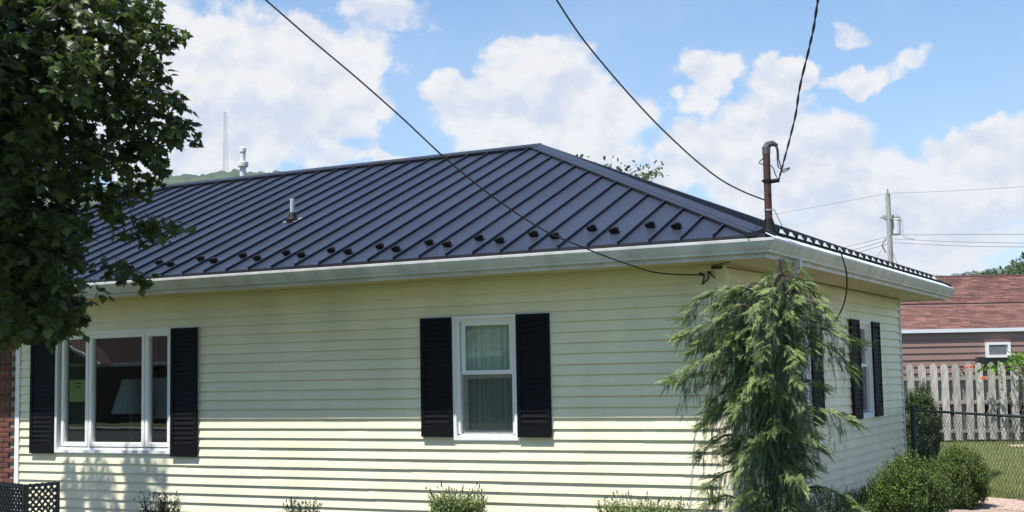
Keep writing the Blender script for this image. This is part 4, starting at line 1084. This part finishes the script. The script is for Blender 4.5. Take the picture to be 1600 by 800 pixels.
# ------------------------------------------------------------------ picket fence
PK = mat('weathered_picket', (.56,.52,.48), .9, col2=(.22,.19,.17), vscale=3.0, stretch=(7,7,.9), bump=.4, island=.18)
PKD = mat('weathered_rail', (.36,.33,.31), .9, col2=(.20,.17,.16), vscale=3.0, stretch=(1,1,7), bump=.4)
pf = thing('picket_fence', 'weathered grey wooden picket fence across the lawn before the brown building', 'fence', PF)
FH = 2.0
ff = lambda u, n, z: tuple(PF+fu*u-fv*n+Vector((0,0,z)))
pic = None; k = 0
u = -3.2; pm = []
for i in range(3):
    w = .092; rr = random.Random(i)
    poly = [(-w,0),(w,0),(w,FH-.09),(w*.55,FH-.02),(0,FH+.005*i),(-w*.55,FH-.02),(-w,FH-.09)]
    q = MB(); q.prism([Vector((x,0,z)) for x,z in poly], (0,.02,0)); me = bpy.data.meshes.new('picket'); me.from_pydata(q.v,[],q.f); me.materials.append(PK); pm.append(me)
ang = math.atan2(fu.y, fu.x)
while u < 5.6:
    for row in (0, 1):
        if row == 1 and (k % 1): continue
        o = bpy.data.objects.new('picket', pm[k % 3]); C.objects.link(o); o.parent = pf
        pos = fu*(u+(.14 if row else 0)+random.uniform(-.008,.008)) - fv*(.05 if row == 0 else -.075)
        o.location = (pos.x, pos.y, .06+random.uniform(-.015,.015)); o.rotation_euler = (0, random.uniform(-.012,.012), ang)
        if row:
            o.scale = (1,1,.33); o2 = o.copy(); C.objects.link(o2); o2.location.z = .95; o2.scale = (1,1,.32); o2.parent = pf
        k += 1
    u += .288
for (z0,z1) in ((.25,.34),(1.0,1.09),(1.62,1.71)): MB().fbox(ff, -3.4, 5.7, -.04, .045, z0, z1).build('rail', PKD, pf)
for u in (-3.3,-.9,1.5,3.9): MB().fbox(ff, u, u+.09, -.13, -.042, 0, 1.8).build('fence_post', PKD, pf)
# added dark foliage behind it, put there to blacken the gaps
DH = mat('gap_dark_leaf', (.018,.030,.012), .8, island=.4)
hb = PF+fv*1.0+fu*1.2; o = shrub('gap_foliage', 'added dark foliage blackening the gaps of the picket fence', 'gap_foliage', (hb.x,hb.y,GZ), 4.6, .45, 1.75, 2600, .12, DH, shoot=.3)

# vine with orange flowers over the fence top
vb = at(1560,590,33.6)
vt = shrub('trumpet_vine', 'bright green vine with orange flowers spilling over the picket fence top', 'plant', Vector((vb.x+.25,vb.y,GZ)), .9, .25, 2.1, 40, .08, SHRUB, shoot=.3)
P = []; 
for (x,y,n_,sx_,sy_) in ((1593,560,60,12,7),(1575,572,40,14,5),(1548,576,20,9,3),(1600,572,30,8,6),(1536,578,8,5,3)):
    for i in range(n_): P.append(at(x+rng.normal()*sx_*.6, y+rng.normal()*sy_*.6, 34.3+rng.uniform(-.2,.25)))
P = np.array([tuple(p) for p in P]); T, TF = leaf_oval(); n_ = len(P)
V, Fc = scatter(T, TF, P, basis(unit(n_), unit(n_)), rng.uniform(.10,.2,n_)); o = np_mesh('vine_leaves', V, Fc, mat('vine_leaf',(.14,.24,.04),.6,trans=.3,island=.3), vt, kind='stuff')
OR = mat('orange_flower', (.75,.16,.05), .6)
for (x,y) in ((1510,574),(1518,573),(1536,590),(1539,592)):
    c = at(x,y,34.0); q = MB()
    for k in range(6): a = k*1.047; q.tube([c, c+ux*.05*math.cos(a)+Vector((0,-.03,.03*math.sin(a)))], [.006,.016], 5)
    q.build('flower', OR, vt)

# ------------------------------------------------------------------ brown neighbour building
def neighbour():
    d0 = 40.0; o0 = at(1412,515,d0); u = Vector((R2.x,R2.y,0)).normalized(); v = Vector((-u.y,u.x,0))
    O = Vector((o0.x,o0.y,0))
    fr = lambda a, n, z: tuple(O+u*a-v*n+Vector((0,0,z)))  # n towards the camera
    t = thing('brown_building', 'low brown-sided building with red shingle roof behind the picket fence', 'building', (O.x,O.y,GZ))
    eave = at(1500,513.5,d0).z
    BR_ = mat('brown_siding', (.27,.165,.14), .6, var=.12, vscale=2); RED = mat('red_shingle', (.215,.098,.074), .9, col2=(.125,.062,.052), vscale=1.6, stretch=(1,1,4), bump=.3, bscale=12, island=.32)
    a0, a1 = -9, 13
    wl = MB().fbox(fr, a0, a1, -7, -.06, GZ-.1, eave-.10).build('wall', mat('brown_backing',(.10,.07,.06),.7), t)
    z = eave-.12; q = None
    while z > GZ+.1:
        prf = [(-.06,z),(-.045,z),(-.018,z-.20),(-.06,z-.20)]
        b = MB(); P = [fr(a0,n,zz) for n,zz in prf]+[fr(a1,n,zz) for n,zz in prf]; b.add(P, [(i,(i+1)%4,4+(i+1)%4,4+i) for i in range(4)]); b.build('siding_board', BR_, wl); z -= .2
    # gutter and soffit
    MB().fbox(fr, a0-.3, a1+.3, .0, .07, eave-.11, eave).build('gutter', mat('white_gutter',(.72,.74,.76),.4), t)
    MB().fbox(fr, a0-.3, a1+.3, -.06, 0, eave-.13, eave-.11).build('soffit', mat('brown_soffit',(.12,.09,.08),.7), t)
    # roof: lower slope, a dark step, then the upper slope
    def zat(px, py, n):                                   # height where sight line meets plane n
        pl = v; c = (O-v*n).dot(v); return on(px, py, (v.x,v.y,0), c).z
    n1 = -2.6; z1 = zat(1500,477,n1); n2 = -7.2; z2 = zat(1500,433,n2); pit = (z1-eave)/2.6
    rf = MB(); P = lambda a,n,z: fr(a,n,z)
    rf.add([P(a0-.3,.03,eave-.01),P(a1+.3,.03,eave-.01),P(a1+.3,n1,z1-.05),P(a0-.3,n1,z1-.05),P(a1+.3,n2,z2-.03),P(a0-.3,n2,z2-.03),P(a1+.3,-14,eave),P(a0-.3,-14,eave)], [(0,1,2,3),(3,2,4,5),(5,4,6,7)])
    rof = rf.build('roof', mat('roof_underlay',(.05,.03,.03),.9), t)
    # shingle courses as real overlapping strips, joined
    for (na,za,nb_,zb) in ((.04,eave,n1,z1),(n1-.02,z1+.07,n2,z2)):
        L_ = math.hypot(na-nb_, zb-za); k = int(L_/.145); s = MB(); rr = random.Random(k)
        for i in range(k):
            f0, f1 = i/k, (i+1.25)/k; nn0 = na+(nb_-na)*f0; zz0 = za+(zb-za)*f0; nn1 = na+(nb_-na)*min(f1,1); zz1 = za+(zb-za)*min(f1,1)
            a = a0-.3+rr.uniform(-.3,0)
            while a < a1+.3:
                w = rr.choice((.28,.33,.40)); e = min(a+w-.012,a1+.3); h = rr.choice((.018,.022,.030))
                s.add([P(a,nn0,zz0+h),P(e,nn0,zz0+h),P(e,nn1,zz1+.004),P(a,nn1,zz1+.004),P(a,nn0,zz0),P(e,nn0,zz0)], [(0,1,2,3),(4,5,1,0)]); a += w
        s.build('shingles', RED, rof, kind='stuff')
    MB().fbox(fr, a0-.3, a1+.3, n1-.06, n1-.02, z1-.05, z1+.068).build('roof_step', mat('dark_step',(.03,.02,.02),.8), rof)
    MB().fbox(fr, a0-.3, a1+.3, n1+.0, n1+.08, z1-.01, z1+.026).build('step_flashing', mat('tan_flashing',(.36,.24,.20),.7), rof)
    MB().tube([fr(a0-.3,n2,z2+.01),fr(a1+.3,n2,z2+.01)], .05, 6).build('ridge_cap', mat('ridge_dark',(.09,.04,.04),.9), rof)
    # window with air conditioner
    c = (O-v*-.36).dot(v); A_ = on(1541,535,(v.x,v.y,0),(O-v*.10).dot(v)); B_ = on(1580,558,(v.x,v.y,0),(O-v*.10).dot(v))
    ua = (A_-O).dot(u); ub = (B_-O).dot(u); W_ = MB()
    W_.fbox(fr, ua-.25, ub+.12, -.055, -.008, B_.z-1.0, B_.z+.02); wn = W_.build('window', mat('dark_pane',(.012,.013,.015),.15), t)
    q = MB(); q.fbox(fr, ua-.31, ua-.25, -.05, .004, B_.z-1.0, B_.z+.02); q.fbox(fr, ub+.12, ub+.18, -.05, .004, B_.z-1.0, B_.z+.02); q.build('frame', mat('dark_frame',(.06,.05,.045),.6), wn)
    fz = lambda a, n, z: tuple(Vector(fr(a, n+.30, z)))
    ac = thing('air_conditioner', 'white window air conditioner on the brown wall above the picket fence', 'air conditioner', (A_.x,A_.y,B_.z))
    e = .075; A_z, B_z = A_.z, B_.z
    q = MB(); q.fbox(fz, ua, ub, -.40, .0-.25, B_.z, A_.z); q.fbox(fz, ua, ua+e, -.25,-.20, B_.z, A_.z); q.fbox(fz, ub-e, ub, -.25,-.20, B_.z, A_.z); q.fbox(fz, ua+e, ub-e, -.25,-.201, B_.z, B_.z+e); q.fbox(fz, ua+e, ub-e, -.25,-.201, A_.z-e, A_.z); q.build('case', WHITE, ac)
    q = MB(); zz_ = B_.z+e
    q2 = MB().fbox(fz, ua+e, ub-e*1.6, -.249, -.235, B_.z+e, A_.z-e); q2.build('coil', mat('coil_grey',(.16,.16,.165),.6), ac)
    while zz_ < A_.z-e-.02: q.fbox(fz, ua+e, ub-e*1.6, -.234, -.222, zz_+.006, zz_+.020); zz_ += .034
    q.build('grille', mat('grille_grey',(.33,.33,.34),.5), ac, kind='stuff')
neighbour()

# ------------------------------------------------------------------ trees behind
FAR = mat('far_leaf', (.040,.075,.022), .7, col2=(.060,.100,.030), vscale=.6, trans=.15, island=.45)
def tree(name, label, base, h, r, n, leaf, m=FAR, group=None, crown0=.25, loose=False):
    base = Vector(base); t = thing(name, label, 'tree', base, group); bm = MB()
    bm.tube([base, base+Vector((0,0,h*.35)), base+Vector((.1,.1,h*.7)), base+Vector((.1,.1,h*.9))], [r*.07,r*.055,r*.03,.03], 7)
    cl_ = []
    for i in range(26):
        d = unit(1)[0]; k = rng.uniform(.3,.85); c = np.array(base)+np.array([d[0]*r*k, d[1]*r*k, h*(crown0+(1-crown0)*.5)+d[2]*h*(1-crown0)*.5*k])
        cl_.append((c, r*rng.uniform(.22,.42))); bm.tube([base+Vector((0,0,h*.35)), Vector(c)], [.05*r/2,.01], 4)
    bm.build('trunk', BARK, t)
    P = []
    for i in range(n):
        c, cr = cl_[rng.integers(0,26)]; d = unit(1)[0]; P.append(c+d*cr*rng.uniform(.3,1)**.4*[1,1,.8])
    P = np.array(P); T, TF = leaf_oval(); up = unit(n)+[0,0,.6]
    V, Fc = scatter(T, TF, P, basis(unit(n)-[0,0,.3], up), rng.uniform(.6,1.2,n)*leaf); np_mesh('crown', V, Fc, m, t, kind='stuff')
    return t
for (x, ytop, d, r, lab) in ((1600,392,110,5.0,'tallest dark tree above the red roof at the right edge'),(1563,403,115,4.0,'dark rounded tree above the red roof, second from the right edge'),(1532,412,125,3.6,'lower dark tree above the red roof left of the tall ones'),(1640,385,105,5.5,'dark tree beyond the red roof just past the right edge'),(1510,424,150,2.8,'smallest dark tree above the red roof beside the blue hill')):
    p = at(x, ytop, d); tree('leafy_tree', lab, (p.x,p.y,GZ), (p.z-GZ)*1.02, r*1.0, 7000, .42, group='trees beyond the red roof')
def sprig_tree():
    c = at(960,330,32); t = thing('background_tree', 'sparse leafy branch tips showing above the hip of the roof', 'tree', (c.x,c.y,GZ))
    bm = MB(); root = Vector((c.x,c.y,GZ)); bm.tube([root, c-Vector((0,0,1)), c], [.14,.1,.06], 7)
    P = []; 
    tips = [(1034,258),(1022,268),(1005,262),(985,275),(970,258),(955,252),(948,265),(1000,280),(1015,278),(1030,272),(965,272),(990,268),(905,250),(918,254)]
    for (x,y) in tips:
        e = at(x,y,32+rng.uniform(-.6,.6)); s = c+Vector((rng.uniform(-.2,.2),0,rng.uniform(.0,.5))); m_ = s*.5+e*.5+Vector((0,0,.1)); bm.tube(sm([s,m_,e],4), [.02,.02,.02,.015,.012,.01,.008,.005,.004], 4)
        for j in range(22): f = rng.uniform(.45,1.05); P.append(np.array(s*(1-f)+e*f+Vector((0,0,.2*f*(1-f)))+Vector(rng.normal(size=3)*.10)))
    for j in range(1500): d = unit(1)[0]; P.append(np.array(c)-[0,0,1.3]+d*[1.2,1.2,.85]*rng.uniform(.2,1)**.4)
    bm.build('trunk', BARK, t); P = np.array(P); n = len(P); T, TF = leaf_oval()
    V, Fc = scatter(T, TF, P, basis(unit(n), unit(n)+[0,0,.5]), rng.uniform(.08,.16,n)); np_mesh('crown', V, Fc, FAR, t, kind='stuff')
sprig_tree()

# ------------------------------------------------------------------ across the street (seen only as the reflection in the wide window)
def across():
    t = thing('brick_house_opposite', 'dark brick house with white gable trim across the street, reflected in the wide window', 'house', (-40,-38,GZ))
    DB = mat('dark_brick', (.11,.06,.045), .9, var=.4, vscale=6); RO = mat('brown_roof', (.075,.040,.034), .9, var=.3); 
    MB().box((-62,-48,GZ-.1),(-24,-38,2.7)).build('wall', DB, t)
    b = MB(); b.add([(-63,-37.2,2.7),(-23,-37.2,2.7),(-23,-43,7.2),(-63,-43,7.2),(-23,-48.8,2.7),(-63,-48.8,2.7)], [(0,1,2,3),(3,2,4,5),(1,4,2),(0,3,5)]); b.build('roof', RO, t)
    for x in (-55,-26.5):
        b = MB(); b.box((x-1,-37.98,.6),(x+1,-37.93,2.1)); w = b.build('window', WHITE, t); MB().box((x-.85,-37.94,.72),(x+.85,-37.90,1.98)).build('pane', mat('opposite_pane',(.03,.03,.035),.1), w)
    for x in (-50,-34):
        b = MB(); b.prism([(x-4,-36.2,2.7),(x+4,-36.2,2.7),(x,-36.2,4.4)], (0,-2,0)); g_ = b.build('gable', DB, t)
        b = MB(); b.tube([(x-4.2,-36.1,2.65),(x,-36.1,4.5),(x+4.2,-36.1,2.65)], .11, 4); b.build('gable_trim', WHITE, g_)
    MB().box((-63,-37.25,2.55),(-23,-37.1,2.75)).build('gutter', WHITE, t)
across()
rg = random.Random(3)
for i, (x, y, h, r) in enumerate(((-70,-50,12,5),(-58,-56,13,6),(-44,-57,14,6.5),(-30,-56,13,6),(-16,-50,11,5),(-4,-46,12,6),(12,-48,12,6))):
    tree('leafy_tree', ['tree left of the brick house opposite','first tree behind the brick house opposite','second tree behind the brick house opposite','third tree behind the brick house opposite','tree right of the brick house opposite','tree across the street behind the camera','last tree across the street behind the camera'][i], (x,y,GZ), h, r, 1600, .75)

# ------------------------------------------------------------------ haze
def haze():
    b = MB().box((-4650, -4650, -4.5), (4650, 4650, 230)); o = b.build('haze', None, kind='stuff')
    m = bpy.data.materials.new('haze_air'); m.use_nodes = True; N = m.node_tree.nodes; N.clear()
    v = N.new('ShaderNodeVolumePrincipled'); v.inputs['Color'].default_value = (.80,.88,1,1); v.inputs['Density'].default_value = .00014; v.inputs['Anisotropy'].default_value = .0
    out = N.new('ShaderNodeOutputMaterial'); m.node_tree.links.new(v.outputs[0], out.inputs['Volume']); o.data.materials.append(m)
    o['label'] = 'thin summer haze over the far wooded hills'; o['category'] = 'haze'
haze()
